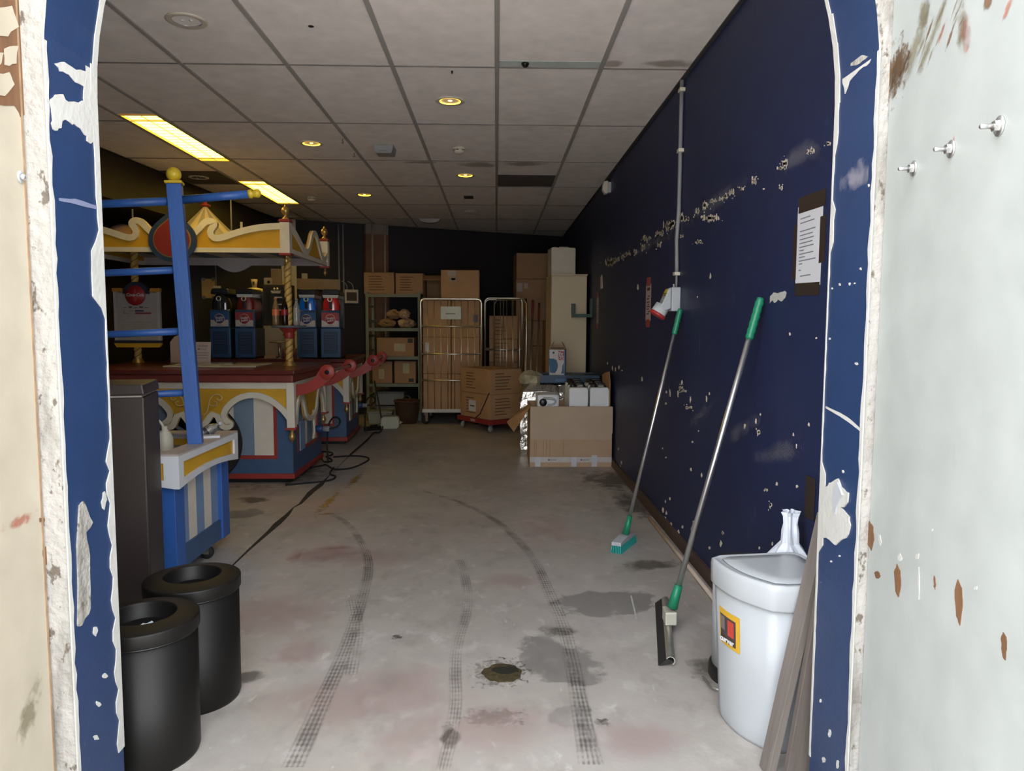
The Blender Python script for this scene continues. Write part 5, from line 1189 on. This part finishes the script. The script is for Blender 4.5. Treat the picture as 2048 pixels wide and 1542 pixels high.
# ================================================================== BACK OF THE ROOM
def onBack(px, py):
    d = _ray(px, py); s = 11.755/(d.y-.441*d.x); return EYE + d*s
BWR = math.atan(.441)
def carton(label, loc, w, d, h, rz=0, m=CARD, prints=6, tape=True, group=None, lab=None, name='cardboard_box'):
    """closed carton: origin at the middle of its base; printed lines on the front, tape over the top seam"""
    t = thing(name, label, 'box', loc, rz, group)
    MB().box(-w/2, w/2, -d/2, d/2, 0, h-.0035).build('body', m, t, bevel=.007)
    fl_ = MB(); fl_.box(-w/2+.002, w/2-.002, -d/2+.002, -.002, h-.0034, h); fl_.box(-w/2+.002, w/2-.002, .002, d/2-.002, h-.0034, h); fl_.build('top_flaps', m, t)
    if tape: MB().box(-w/2, w/2, -.024, .024, h, h+.0008).box(-.0245+w/2-.02, w/2+.0008, -.024, .024, h-.07, h+.0004).build('tape', mat('brown_parcel_tape', (.30, .17, .08), .3), t)
    if prints:
        pm = MB(); random.seed(int(abs(loc[0])*1000+abs(loc[2])*777))
        for i in range(prints):
            z = h*(.82-.62*i/max(1, prints-1)); ww = w*random.uniform(.22, .55)
            pm.box(-w*.34, -w*.34+ww, -d/2-.0010, -d/2-.0002, z-.006, z+.004)
            pm.box(w/2+.0002, w/2+.0010, -d*.34, -d*.34+ww*d/w, z-.006, z+.004)
        pm.build('printed_text', mat('brown_print', (.10, .055, .03), .85, var=0), t)
    if lab:
        for (a, b, c, e, q) in lab: MB().box(a, b, -d/2-.0016, -d/2-.0003, c, e).build('paper_label', q, t)
    return t
def wheel_set(parent, spots, r=.05, m=RUBBER, base=.14):
    for (x, y) in spots:
        w = MB().lathe([(r*.94, -.016), (r, -.012), (r, .012), (r*.94, .016)], 22, T=TR((x, y, r), rx=math.pi/2, rz=.5)).build('castor_wheel', m, parent)
        MB().lathe([(r*.55, -.0175), (r*.6, -.0165), (r*.2, -.0165)], 16, T=TR((x, y, r), rx=math.pi/2, rz=.5)).build('hub', GPLAST, w)
        MB().box(-.018, .018, -.024, -.0185, r*.7, base).box(-.018, .018, .0185, .024, r*.7, base).box(-.018, .018, -.024, .024, base-.006, base).build('fork', CHROME, w, loc=(x, y, 0), rot=(0, 0, .5))

# ---- big roll cage with six cartons
RC = (-.605, 10.06)
t = thing('roll_cage', 'tall wire roll cage packed with cartons, white card on its front', 'roll cage', (RC[0], RC[1], 0))
w, d = .405, .35
def frame(parent, x0, x1, y, z0, z1, r, nv, hz, rb=.006):
    c = .06
    P = [(x0, y, z0), (x0, y, z1-c)] + [(x0+c-c*math.cos(a), y, z1-c+c*math.sin(a)) for a in [math.pi/2*i/5 for i in range(1, 6)]] + [(x1-c+c*math.sin(a), y, z1-c+c*math.cos(a)) for a in [math.pi/2*i/5 for i in range(0, 6)]] + [(x1, y, z0)]
    o = MB().tube(P, r, 10).build('frame', CHROME, parent)
    for z in hz: MB().tube([(x0, y, z), (x1, y, z)], .0115, 8).build('cross_bar', CHROME, o)
    for i in range(1, nv): 
        x = x0+(x1-x0)*i/nv; MB().tube([(x, y+.010, z0), (x, y+.010, z1-.006)], rb, 6).build('wire', CHROME, o)
    return o
frame(t, -w, w, -d, .17, 1.69, .016, 9, (.60, .955, 1.325))
frame(t, -w, w, d, .17, 1.69, .013, 5, (.60, 1.325))
for x in (-w, w):
    sf = MB().tube([(x, -d+.02, 1.60), (x, d-.02, 1.60)], .008, 8).build('side_bar', CHROME, t)
    for z in (.6, 1.1): MB().tube([(x, -d+.02, z), (x, d-.02, z)], .008, 8).build('side_bar', CHROME, t)
MB().box(-w, w, -d, d, .165, .195).build('deck', mat('grey_zinc_deck', (.48, .47, .43), .4, metal=.6), t, bevel=.004)
MB().box(-w+.02, w-.02, -d-.018, -d-.0125, .17, .215).build('deck_lip', mat('pale_lip', (.50, .49, .45), .4), t)
cd = MB().box(-.135, .135, -d-.017, -d-.0135, 1.42, 1.59).build('card_holder', mat('pale_green_card', (.52, .56, .46), .4), t)
MB().box(-.07, .06, -d-.0185, -d-.0171, 1.485, 1.50).build('card_slot', mat('shadow_print', (.2, .22, .18), .6), cd)  # grey-green strip across the card
wheel_set(t, ((-w+.06, -d+.05), (w-.06, -d+.05), (-w+.06, d-.05), (w-.06, d-.05)), .062, RUBBER, .165)
names = ['lower left', 'lower right', 'middle left', 'middle right', 'upper left', 'upper right']
for r in range(3):
    for c in range(2):
        ww = .375
        lab = [(-.155, -.105, .30, .42, PAPER)] if (r, c) == (1, 0) else [(.10, .165, .20, .30, mat('slate_label', (.09, .10, .13), .6))] if (r, c) == (2, 1) else None
        carton('plain brown carton inside the tall roll cage, %s of its six' % names[r*2+c], (RC[0]-.192+.384*c, RC[1]+.0, .1955+r*.4925), ww, .62, .4915, 0, CARD, 0, False, 'cartons in the tall roll cage', lab)
carton('brown carton with two small white labels on top of the tall roll cage', (-.485, 9.97, 1.6735), .51, .45, .40, 0, CARD, 0, True, None, [(-.165, -.055, .32, .392, mat('faded_label', (.36, .32, .28), .7)), (-.13, -.055, .255, .305, MATS['faded_label']), (-.115, -.068, .268, .295, INK)])

# ---- red dolly cage at an angle
A_ = math.radians(36)
t = thing('trolley', 'low red wheeled trolley with thin wire frame, carrying two cartons', 'trolley', (-.055, 9.36, 0), A_)
w, d = .30, .37
MB().box(-w, w, -d, d, .105, .165).build('red_deck', mat('red_enamel', (.24, .022, .024), .4, var=.12), t, bevel=.006)
MB().box(-w-.0012, -w-.0002, -.05, .05, .120, .150).build('plate', mat('pale_mark', (.4, .3, .28), .5), t)
wheel_set(t, ((-w+.06, -d+.06), (w-.06, -d+.06), (-w+.06, d-.06), (w-.06, d-.06)), .045, GPLAST, .105)
def side(x):
    o = MB().tube([(x, -d+.02, .166), (x, -d+.02, 1.62), (x, -d+.08, 1.68), (x, d-.08, 1.68), (x, d-.02, 1.62), (x, d-.02, .166)], .009, 8).build('frame', CHROME, t)
    for i in range(1, 5): MB().tube([(x, -d+.02+i*(2*d-.04)/5, .166), (x, -d+.02+i*(2*d-.04)/5, 1.68)], .005, 6).build('wire', CHROME, o)
    MB().tube([(x, -d+.02, .75), (x, d-.02, .75)], .006, 6).build('cross_bar', CHROME, o)
side(w-.012)
sc = math.cos(A_); ss = math.sin(A_)
def dl(x, y): return (-.055+x*sc-y*ss, 9.36+x*ss+y*sc)
p = dl(-.03, -.02)
carton('printed brown carton on the red trolley, lower of two', (p[0], p[1], .1655), .50, .66, .315, A_, CARD, 6, False, 'cartons on the red trolley')
carton('printed brown carton on the red trolley, upper of two', (p[0], p[1], .4815), .50, .66, .315, A_, CARD, 6, True, 'cartons on the red trolley')
# loose white delivery note on the lower trolley carton is a part of that carton
low = [o for o in bpy.data.objects if o.get('label', '').endswith('red trolley, lower of two')][0]
MB().box(-.2512, -.2502, -.02, .14, .08, .22).build('delivery_note', PAPER, low)
MB().box(-.2524, -.2513, .01, .11, .14, .155).build('note_print', INK, low)
for tcar in (low, [o for o in bpy.data.objects if o.get('label', '').endswith('red trolley, upper of two')][0]):
    pm = MB(); random.seed(4)
    for i in range(6):
        z = .315*(.80-.6*i/5); L = random.uniform(.12, .35); pm.box(-.2508, -.2501, .20-L, .20, z-.006, z+.004)
    pm.build('printed_text', MATS['brown_print'], tcar)
MB().tube([(-.2555, -.32, .34), (-.2555, -.12, .06), (-.2555, -.02, .004)], .006, 6).build('strap', RUBBER, low)
# ---- second wire cage behind, four cartons high
t = thing('roll_cage', 'slim wire roll cage behind the red trolley, stacked with printed cartons', 'roll cage', (.10, 10.45, 0))
w, d = .26, .30
MB().box(-w, w, -d, d, .14, .165).build('deck', MATS['grey_zinc_deck'], t)
wheel_set(t, ((-w+.05, -d+.05), (w-.05, -d+.05), (-w+.05, d-.05), (w-.05, d-.05)), .05, RUBBER, .14)
frame(t, -w, w, -d, .166, 1.72, .010, 4, (1.0,), .005)
frame(t, -w, w, d, .166, 1.72, .010, 4, (1.0,), .005)
for k in range(4):
    carton('printed carton in the slim roll cage, %s of the four' % ('lowest', 'second', 'third', 'topmost')[k], (.10, 10.46, .1655+k*.328), .40, .50, .327, 0, CARD, 5, False, 'cartons in the slim roll cage')
# ---- tall leaning poles and dark cartons by the cabinet
for k, (x, y, top) in enumerate(((.46, 9.95, (.52, 10.35, 1.70)), (.53, 9.80, (.61, 10.35, 1.66)), (.40, 10.0, (.42, 10.35, 1.72)))):
    a = Vector((x, y, 0)); b = Vector(top)
    t = thing('broom_pole', ('thin metal pole with red grip leaning on the dark cartons, middle one', 'thin metal pole with red grip nearest the cream cabinet', 'thin metal pole with red grip nearest the slim cage')[k], 'pole', a, 0, 'red tipped poles')
    v = b-a
    MB().tube([(0, 0, .011), v*.86], .010, 8).build('pole', CHROME, t); MB().tube([v*.86, v], .014, 10).build('grip', mat('red_grip', (.22, .03, .03), .5), t)
for k, (x, y, z, w, d, h, lab) in enumerate(((.48, 10.75, 0, .40, .5, .55, 'dark cardboard box at floor level behind the leaning poles'), (.48, 10.75, .551, .40, .5, .50, 'dark cardboard box above the floor one behind the leaning poles'), (.48, 10.75, 1.052, .38, .5, .36, 'dark cardboard box in the middle of the pile behind the poles'),
        (.53, 10.80, 1.413, .52, .48, .60, 'brown box with white sticker high on the rear pile'), (.56, 10.80, 2.014, .58, .46, .37, 'large brown box crowning the rear pile beside the white canister'))):
    carton(lab, (x, y, z), w, d, h, 0.02*k, CARD3, 0, True, 'cartons piled in the far right corner', [(-.25, -.17, .42, .54, MATS['faded_label']), (-.14, -.09, .46, .54, MATS['faded_label'])] if k == 3 else None)
for k, (z, h) in enumerate(((0, .60), (.601, .55), (1.152, .26))):
    carton('brown carton in the stack next to the cream cabinet, %s one' % ('bottom', 'middle', 'top')[k], (.84, 10.15, z), .34, .45, h, .03, CARD3, 0, True, 'cartons next to the cream cabinet')

# ---- cream metal cabinet, white canister, green bracket
t = thing('cabinet', 'tall narrow cream metal cabinet against the right wall', 'cabinet', (.862, 9.02, 0), math.radians(2))
CAB = mat('cream_enamel', (.56, .47, .32), .5, var=.08, scale=3)
MB().box(-.215, .215, -.30, .30, .03, 1.94).build('body', CAB, t, bevel=.004)
MB().box(-.21, .21, -.315, -.301, .05, 1.93).build('door', CAB, t, bevel=.003)
MB().box(-.218, .218, -.318, .303, 1.9405, 1.955).build('top', CAB, t)
MB().box(-.20, .20, -.28, .28, 0, .03).build('plinth', BLACKP, t)
def jerry(label, loc, w, d, h, rz=0, m=WCAN, capm=BLACKP, group=None, rot=None, handle=True):
    t = thing('jerry_can', label, 'jerry can', loc, rz, group, rot)
    b = MB().prism([(-w/2, 0), (w/2, 0), (w/2, h*.91), (w/2-.014, h*.94), (-w/2+.010, h*.94), (-w/2, h*.92)], -d/2, d/2, 'y').build('body', m, t, bevel=.010)
    q = MB(); q.box(-w/2+.03, w/2-.03, -d/2-.003, -d/2-.0003, h*.12, h*.74); q.build('moulded_panel', m, t, bevel=.001)
    MB().lathe([(.026, h*.935), (.028, h*.94), (.028, h*.985), (.0001, h*.985)], 16, (-w*.28, 0, 0)).build('cap', capm, t)
    if handle: MB().tube([(-w*.12, 0, h*.935), (-w*.08, 0, h*.975), (w*.25, 0, h*.975), (w*.36, 0, h*.935)], .012, 8).build('handle', capm, t)
    return t
jerry('large pale canister with ribbed sides standing on the cream cabinet', (.80, 8.98, 1.9555), .30, .26, .35, .1, CPLAST, CPLAST)
t = thing('wall_bracket', 'dark green metal bracket fixed to the right wall beside the cabinet', 'bracket', (WR, 8.55, 1.50))
GB = mat('dark_green_metal', (.012, .055, .035), .5)
MB().box(-.02, 0, -.05, .05, -.06, .16).build('wall_plate', GB, t); MB().box(-.20, -.02, -.03, .03, -.06, -.02).build('arm', GB, t)
MB().box(-.235, -.20, -.05, .05, -.06, .10).build('upstand', GB, t)

# ---- open carton full of jerry cans
t = thing('open_carton', 'large open cardboard carton with folded flaps against the right wall', 'carton', (.712, 7.09, 0))
w, d, h, th = .39, .30, .575, .006
MB().box(-w, w, -d, -d+th, .004, h).build('front_wall', CARD2, t); MB().box(-w, w, d-th, d, .004, h).build('rear_wall', CARD2, t)
MB().box(-w, -w+th, -d+th, d-th, .004, h).build('side_wall', CARD2, t); MB().box(w-th, w, -d+th, d-th, .004, h).build('side_wall', CARD2, t)
MB().box(-w, w, -d, d, 0, .004).build('base', CARD2, t)
top_ = [(-w+.004, h+.004), (w+.003, h+.002)]
lo = [(-w+.005, .272), (-.25, .268), (-.12, .262), (-.02, .270), (.10, .262), (.22, .268), (.30, .260), (.345, .266), (w-.006, .268), (w-.004, .32), (w+.004, .33)]
MB().prism([top_[0]] + lo + [top_[1]], -d-.013, -d-.007, 'y').build('front_flap', mat('paler_cardboard', (.43, .33, .24), .85, var=.08, scale=4), t)
MB().box(-w, w, -d-.0128, -d+.004, h, h+.006).build('flap_fold', CARD2, t)
fq = [(-w, -d+.01, h), (-w, -d+.30, h), (-w-.215, -d+.27, h-.175), (-w-.15, -d-.03, h-.23)]
MB().add(fq+[(a-.004, b, c-.005) for a, b, c in fq], [(0, 1, 2, 3), (7, 6, 5, 4), (0, 4, 5, 1), (1, 5, 6, 2), (2, 6, 7, 3), (3, 7, 4, 0)]).build('left_flap', CARD, t)
MB().prism([(-d+.05, h), (-d+.05, h+.24), (-d+.12, h+.33), (d-.2, h+.30), (d-.05, h+.27), (d-.02, h)], w-.02, w-.014, 'x').build('right_flap', CARD, t)
TP = mat('clear_parcel_tape', (.50, .47, .45), .25, var=.12, scale=14)
tp = MB().box(-w-.0008, w+.0008, -d-.0012, -d-.0002, .045, .095).build('parcel_tape', TP, t)
for x in (-.315, .03, .225): MB().box(x-.026, x+.026, -d-.0022, -d-.0013, .004, .115 if x > .2 else .095).build('tape_strip', mat('bluish_tape', (.47, .49, .53), .3), tp)
for x in (-.19, .12):
    MB().box(x-.015, x+.055, -d-.0018, -d-.0013, .066, .071).build('tape_print', mat('tape_ink', (.12, .12, .15), .6), tp)
    MB().lathe([(.0001, 0), (.008, 0), (.008, .0006), (.0001, .0006)], 10, T=TR((x-.02, -d-.0013, .069), rx=math.pi/2)).build('tape_print', MATS['tape_ink'], tp)
crs = MB()
for x in (-.345, -.33, -.26, -.235, -.20, -.07): crs.box(x-.0015, x+.0015, -d-.0006, -d-.0001, .10, .26)
crs.build('crease', mat('cardboard_crease', (.24, .145, .085), .9), t)
k = 0
for r in range(3):
    for c in range(2):
        z = .40 if True else 0
        jerry('white jerry can with black handle in the open carton, %s row %s' % (('front', 'middle', 'back')[r], ('left', 'right')[c]), (.712+.075+.20*c, 6.905+.165*r, .004), .185, .135, .80+.010*r, 0, WCAN, BLACKP, 'jerry cans in the open carton')
t = thing('jerry_can', 'white jerry can lying in the carton with its black cap facing out', 'jerry can', (.495, 6.93, .495), 0, 'jerry cans in the open carton')
MB().box(-.105, .105, -.11, .20, 0, .195).build('body', WCAN, t, bevel=.022)
MB().lathe([(.034, 0), (.036, .008), (.036, .028), (.030, .034), (.0001, .034)], 20, T=TR((-.050, -.111, .122), rx=math.pi/2)).build('cap', BLACKP, t)
MB().tube(smooth([(-.045, -.112, .16), (-.02, -.135, .165), (.04, -.14, .16), (.075, -.13, .135), (.05, -.112, .10), (-.005, -.112, .095)], 2), .011, 8).build('handle', WPLAST, t)
carton('plain carton packed flat under the lying jerry can', (.50, 7.02, .005), .30, .38, .488, 0, CARD, 0, False)
# foil wrapped pack and blue crate behind
t = thing('foil_pack', 'silver foil wrapped bundle behind the open carton', 'bundle', (.66, 7.75, 0))
FOIL = mat('crinkled_silver_film', (.62, .60, .56), .18, metal=.9, var=.2, scale=30, bump=1.0, bscale=26)
mb = MB(); random.seed(9); n = 40; v = []; f = []; K = 12
for j in range(K+1):
    z = .72*j/K
    for i in range(n):
        a = 2*math.pi*i/n; c, s = math.cos(a), math.sin(a); r = 1/max(abs(c)/.40, abs(s)/.30)
        r *= 1+random.uniform(-.03, .03); r *= (1 if j < K-1 else .93 if j == K-1 else .80)
        v.append((c*r, s*r, z+random.uniform(-.008, .008) if 0 < j else 0))
for j in range(K):
    for i in range(n): f.append((j*n+i, j*n+(i+1) % n, (j+1)*n+(i+1) % n, (j+1)*n+i))
f.append(tuple(K*n+i for i in range(n))); f.append(tuple(range(n-1, -1, -1)))
mb.add(v, f).build('foil', FOIL, t)
mb = MB(); v = []; f = []
for j in range(7):
    for i in range(12):
        a = 2*math.pi*i/12; ph = math.pi*j/6; v.append((-.30+(.13*math.sin(ph)+random.uniform(-.02, .02))*math.cos(a), -.16+(.10*math.sin(ph)+random.uniform(-.02, .02))*math.sin(a), .78-.09*math.cos(ph)+random.uniform(-.012, .012)))
for j in range(6):
    for i in range(12): f.append((j*12+i, j*12+(i+1) % 12, (j+1)*12+(i+1) % 12, (j+1)*12+i))
mb.add(v, f).build('gathered_end', mat('yellowish_film', (.42, .38, .25), .3, metal=.3, var=.3, scale=20), t)
t = thing('blue_crate', 'dark blue plastic crate on the foil bundle', 'crate', (.74, 7.78, .735))
CRB = mat('dark_blue_plastic', (.012, .045, .095), .45)
MB().box(-.33, .33, -.22, .22, 0, .08).build('body', CRB, t, bevel=.01)
for y in (-.235, .221): MB().box(-.345, .345, y, y+.014, .055, .088).build('rim', CRB, t)
for x in (-.345, .331): MB().box(x, x+.014, -.22, .22, .055, .088).build('rim', CRB, t)
MB().box(-.12, .12, -.2215, -.2203, .02, .05).build('front_strip', mat('mid_blue_plastic', (.02, .09, .25), .4), t)
t = thing('syrup_carton', 'small blue and white syrup carton with open flaps on the blue crate', 'carton', (.655, 7.72, .816), math.radians(-8))
w, d, h = .088, .075, .275
SB_ = mat('carton_blue', (.03, .10, .20), .6)
MB().box(-w, w, -d, d, 0, h).build('body', SB_, t, bevel=.002)
fc = MB().box(-w+.008, w-.012, -d-.0012, -d-.0001, .004, h-.002).build('front_print', mat('carton_white', (.50, .47, .46), .6), t)
MB().prism(jag([(-.078, .03), (-.02, .02), (.0, .06), (.012, .12), (-.01, .165), (-.035, .175), (-.078, .175)], .004, 2), -d-.0022, -d-.0013, 'y').build('blue_patch', SB_, fc)
MB().prism(jag([(.045, .02), (.074, .02), (.074, .14), (.058, .10)], .003, 2), -d-.0022, -d-.0013, 'y').build('blue_patch', SB_, fc)
MB().prism([(.018, .165), (.072, .162), (.074, .255), (.012, .262)], -d-.0022, -d-.0013, 'y').build('red_patch', mat('carton_red', (.24, .02, .025), .6), fc)
text('Slushy', .034, PAPER, fc, TR((.033, -d-.0030, .212)) @ Matrix.Rotation(math.radians(78), 4, 'Y') @ FRONT, shear=.1, bold=.0008)
text("Jack's", .034, PAPER, fc, TR((.058, -d-.0030, .205)) @ Matrix.Rotation(math.radians(78), 4, 'Y') @ FRONT, shear=.1, bold=.0008)
MB().lathe([(.008, 0), (.012, 0), (.012, .0008), (.008, .0008)], 16, T=TR((-.038, -d-.0013, .24), rx=math.pi/2)).build('round_mark', SB_, fc)
for s in (-1, 1): MB().prism([(s*w, h+.0005), (s*(w-.004), h+.0005), (s*.040, h+.075), (s*.046, h+.078)], -d+.01, d-.01, 'y').build('side_flap', CARD2, t)
MB().prism([(-d, h+.0005), (-d+.004, h+.0005), (-d+.06, h+.018), (-d+.056, h+.021)], -w+.02, w-.02, 'x').build('front_flap', CARD3, t)
MB().prism([(d, h+.0005), (d-.004, h+.0005), (d-.015, h+.055), (d-.011, h+.056)], -w+.015, w-.015, 'x').build('rear_flap', CARD2, t)

# ---- green shelving rack
t = thing('storage_rack', 'grey green metal shelving rack in the far left corner', 'rack', (-1.43, 10.36, 0))
RG = mat('grey_green_enamel', (.13, .15, .11), .5, var=.15); w, d = .36, .24
for sx in (-1, 1):
    for sy in (-1, 1): MB().box(sx*w-.02, sx*w+.02, sy*d-.02, sy*d+.02, 0, 1.80).build('upright', RG, t)
    for k in range(8): MB().box(sx*w-.012, sx*w+.012, -d+.02, d-.02, .12+k*.21, .15+k*.21).build('ladder_rung', mat('pale_rung', (.30, .31, .22), .5), t)
for z in (.50, .88, 1.275, 1.745):
    s = MB().box(-w, w, -d, d, z, z+.022).build('shelf', mat('grey_shelf', (.17, .17, .15), .5), t)
    MB().box(-w-.02, w+.02, -d-.024, -d-.020, z-.02, z+.024).build('shelf_lip', RG, s)
def onrack(label, x, z, w, d, h, **k): carton(label, (-1.43+x, 10.36, z), w, d, h, 0, k.get('m', CARD3), k.get('p', 0), True, 'cartons on the shelving rack', k.get('lab'))
YL = mat('cream_box_label', (.38, .33, .22), .7); BL = mat('black_box_label', (.02, .018, .02), .6)
onrack('brown printed carton on top of the rack, left one', -.20, 1.7675, .42, .40, .30, p=6); onrack('brown printed carton on top of the rack, right one', .22, 1.7675, .38, .40, .29, p=6)
onrack('brown box with cream label on the second shelf of the rack', .02, .9025, .52, .38, .26, lab=[(-.02, .14, .07, .18, YL), (.17, .24, .19, .25, BL)])
onrack('tall brown box with black label on the third shelf, left', -.17, .5225, .28, .38, .31, lab=[(-.09, -.02, .24, .29, BL), (-.05, .03, .06, .20, YL)])
onrack('brown box with cream label on the third shelf, right', .15, .5225, .30, .38, .31, lab=[(-.03, .06, .14, .28, YL), (.05, .12, .02, .07, BL)])
for k in range(2): tag(MB().box(-.20, .20, -.16, .16, 0, .17).box(-.205, .205, -.165, .165, .171, .19).build('storage_tub', mat('grey_tub', (.16, .16, .15), .5), loc=(-1.50, 10.36, .002+k*.21), bevel=.008), ('grey lidded tub on the floor under the rack', 'grey lidded tub on top of the floor tub under the rack')[k], 'tub')
random.seed(31)
for k in range(4):
    x, z, r = [(-.11, 0, 1.5), (.16, 0, 1.5), (-.02, .125, 1.3), (.13, .13, 1.0)][k]
    mb = MB(); v = []; f = []
    for j in range(11):
        for i in range(18):
            a = 2*math.pi*i/18; ph = math.pi*j/10; rr = math.sin(ph)*random.uniform(.72, 1.12)
            v.append((.085*r*rr*math.cos(a)+random.uniform(-.01, .01), .12*rr*math.sin(a)+random.uniform(-.01, .01), max(.0, .065-.065*math.cos(ph)+random.uniform(-.012, .012))))
    for j in range(10):
        for i in range(18): f.append((j*18+i, j*18+(i+1) % 18, (j+1)*18+(i+1) % 18, (j+1)*18+i))
    tag(mb.add(v, f, 0, False).build('paper_sack', (CARD3, CARD2)[k % 2], loc=(-1.43+x, 10.30, 1.2985+z)), ('crumpled paper sack on the rack shelf, lower left', 'crumpled paper sack on the rack shelf, lower right', 'crumpled paper sack lying on the others, left', 'small crumpled paper sack lying on the others, right')[k], 'sack', 'paper sacks on the rack shelf')
# open carton lying over the rack end
t = thing('open_box', 'brown carton on its side with dark open mouth, between the rack and roll cage tops', 'box', (-.88, 10.42, 1.70))
mb = MB(); w, d, h = .133, .22, .33; th = .005
mb.box(-w, w, -d, d, 0, th); mb.box(-w, w, -d, d, h-th, h); mb.box(-w, -w+th, -d, d, th, h-th); mb.box(w-th, w, -d, d, th, h-th); mb.box(-w+th, w-th, d-th, d, th, h-th)
mb.build('box', CARD3, t)
MB().prism([(-d, h), (-d-.16, h-.07), (-d-.158, h-.076), (-d, h-.006)], -w, w, 'x').build('flap', CARD3, t)
# basket
t = thing('wicker_basket', 'dark wicker basket on the floor between rack and roll cage', 'basket', (-1.22, 9.88, 0))
WK = mat('dark_wicker', (.055, .028, .018), .8, var=.4, scale=40, bump=.9, bscale=90)
MB().lathe([(.0001, .004), (.12, 0), (.15, .10), (.165, .24), (.17, .30), (.155, .30), (.145, .12), (.0001, .03)], 28).build('bowl', WK, t)
MB().tube([(.165*math.cos(a), .165*math.sin(a), .305) for a in [i*math.pi/14 for i in range(28)]], .018, 8, closed=True).build('rim', mat('reddish_wicker', (.085, .035, .024), .8, var=.4, scale=40), t)
MB().tube([(.05*math.cos(a)+.02, -.155, .33+.06*math.sin(a)) for a in [math.pi*i/8 for i in range(9)]], .010, 6).build('handle', WK, t)
# floor containers by the rear kiosk
t = thing('canister', 'pale plastic canister lying on the floor behind the rear kiosk', 'canister', (-1.37, 9.36, 0), .1)
MB().prism([(-.115, 0), (.085, 0), (.115, .035), (.115, .125), (.09, .165), (-.10, .165), (-.125, .13), (-.125, .03)], -.09, .09, 'y').build('body', mat('greenish_white_plastic', (.40, .40, .29), .45), t, bevel=.015)
MB().lathe([(.018, 0), (.018, .02), (.006, .024), (.006, .04)], 12, T=TR((.116, -.02, .08), ry=math.pi/2)).build('tap', CPLAST, t)
t = thing('storage_box', 'low grey plastic box on the floor in front of the rack', 'box', (-1.58, 9.90, 0))
MB().prism([(-.15, 0), (.15, 0), (.165, .15), (-.165, .15)], -.12, .12, 'y').build('body', mat('grey_box_plastic', (.24, .24, .19), .5), t, bevel=.008); MB().box(-.172, .172, -.128, .128, .1505, .17).build('lid', MATS['grey_box_plastic'], t, bevel=.005)

# ---- fittings on the back wall
def wallthing(name, label, cat, px, py, proud=0):
    p = onBack(px, py); return thing(name, label, cat, (p.x, p.y-.002, p.z), BWR)
t = wallthing('fuse_box', 'cream framed control box with cables on the dark back wall', 'control box', 702, 593)
fr = MB(); fr.box(-.10, .10, -.045, 0, -.10, .10); fr.build('case', CPLAST, t, bevel=.006)
MB().box(-.075, .075, -.050, -.0455, -.065, .060).build('window', mat('dark_brown_window', (.06, .045, .035), .3), t)
for dx in (-.06, .03): MB().tube(smooth([(dx, -.02, .10), (dx, -.02, .14), (dx-.02, -.02, .19), (dx-.08, -.02, .22)], 2), .007, 6).build('cable', GPLAST, t)
t = wallthing('cable_trunking', 'long cream trunking box across the dark back wall above the slush machines', 'trunking', 606, 568)
MB().box(-.52, .52, -.06, 0, -.075, .075).build('duct', mat('tan_trunking', (.36, .27, .18), .5), t)
MB().box(-.54, -.43, -.075, -.0605, -.055, .065).build('isolator', CPLAST, t); MB().lathe([(.02, 0), (.02, .012), (.0001, .014)], 12, T=TR((-.48, -.075, .01), rx=math.pi/2)).build('knob', BLACKP, t)
MB().box(-.44, -.10, -.05, 0, .0755, .20).build('upper_box', MATS['tan_trunking'], t); MB().box(-.02, .06, -.04, 0, .0755, .15).build('junction_box', CPLAST, t)
t = wallthing('wall_notice', 'yellowish notice clipped to the dark wall left of the slush machines', 'notice', 417, 577)
MB().box(-.085, .085, -.004, 0, -.13, .13).build('sheet', mat('yellowish_sheet', (.50, .36, .18), .7), t)
for (x, z) in ((-.06, .125), (.06, .125), (-.06, -.125), (.06, -.125)): MB().box(x-.02, x+.02, -.006, -.0045, z-.02, z+.02).build('clip', BLACKP, t)
t = wallthing('wall_switch', 'cream switch box with cable beside the yellowish notice', 'switch', 434, 580)
MB().box(-.05, .05, -.04, 0, -.055, .055).build('box', CPLAST, t); MB().tube([(-.01, -.015, .056), (-.01, -.015, .36)], .008, 6).build('cable', GPLAST, t)

# ---- cables on the floor
def cable(label, pts, r=.008, it=2):
    P = []
    for q in pts:
        p = fl(q[0], q[1], r); P.append((p.x, p.y, r + (q[2] if len(q) > 2 else 0)))
    tag(MB().tube(smooth(P, it), r, 8).build('power_cable', RUBBER), label, 'cable')
cable('black cable looping out from under the front kiosk across the joint', [(621, 935), (646, 930.6), (652, 928.5), (665, 938), (678, 939), (700, 937), (721, 929.6), (740, 919), (734, 913.5), (705, 911), (667, 914)])
cable('black cable coiled in tight bends beside the front kiosk', [(644, 903), (655, 903.5), (665, 905), (666, 910), (649, 913.5, .002), (660, 916), (666, 923), (651, 927, .016), (646, 923), (643, 914.5)])
cable('black cable running along the floor in front of the front kiosk', [(667, 939, .017), (657, 949), (673, 952), (667, 958.6), (648, 963), (603, 967), (571, 970)])
P = [(-1.62, 9.62, .60), (-1.56, 9.55, .35), (-1.47, 9.3, .08)] + [tuple(fl(*q, .009)) for q in ((766, 858), (758, 867), (748, 864), (735, 880), (713, 898), (700, 910))]
tag(MB().tube(smooth(P, 2), .009, 8).build('power_cable', RUBBER), 'black cable dropping behind the rear kiosk and running along the joint', 'cable')
p = fl(748, 858)
tag(MB().box(-.11, .11, -.035, .035, 0, .05).box(-.02, .06, -.03, .03, .05, .07).build('plug_block', BLACKP, loc=(p.x, p.y-.1, 0), rot=(0, 0, .6), bevel=.008), 'black plug connector lying on the floor beside the pale canister', 'plug')
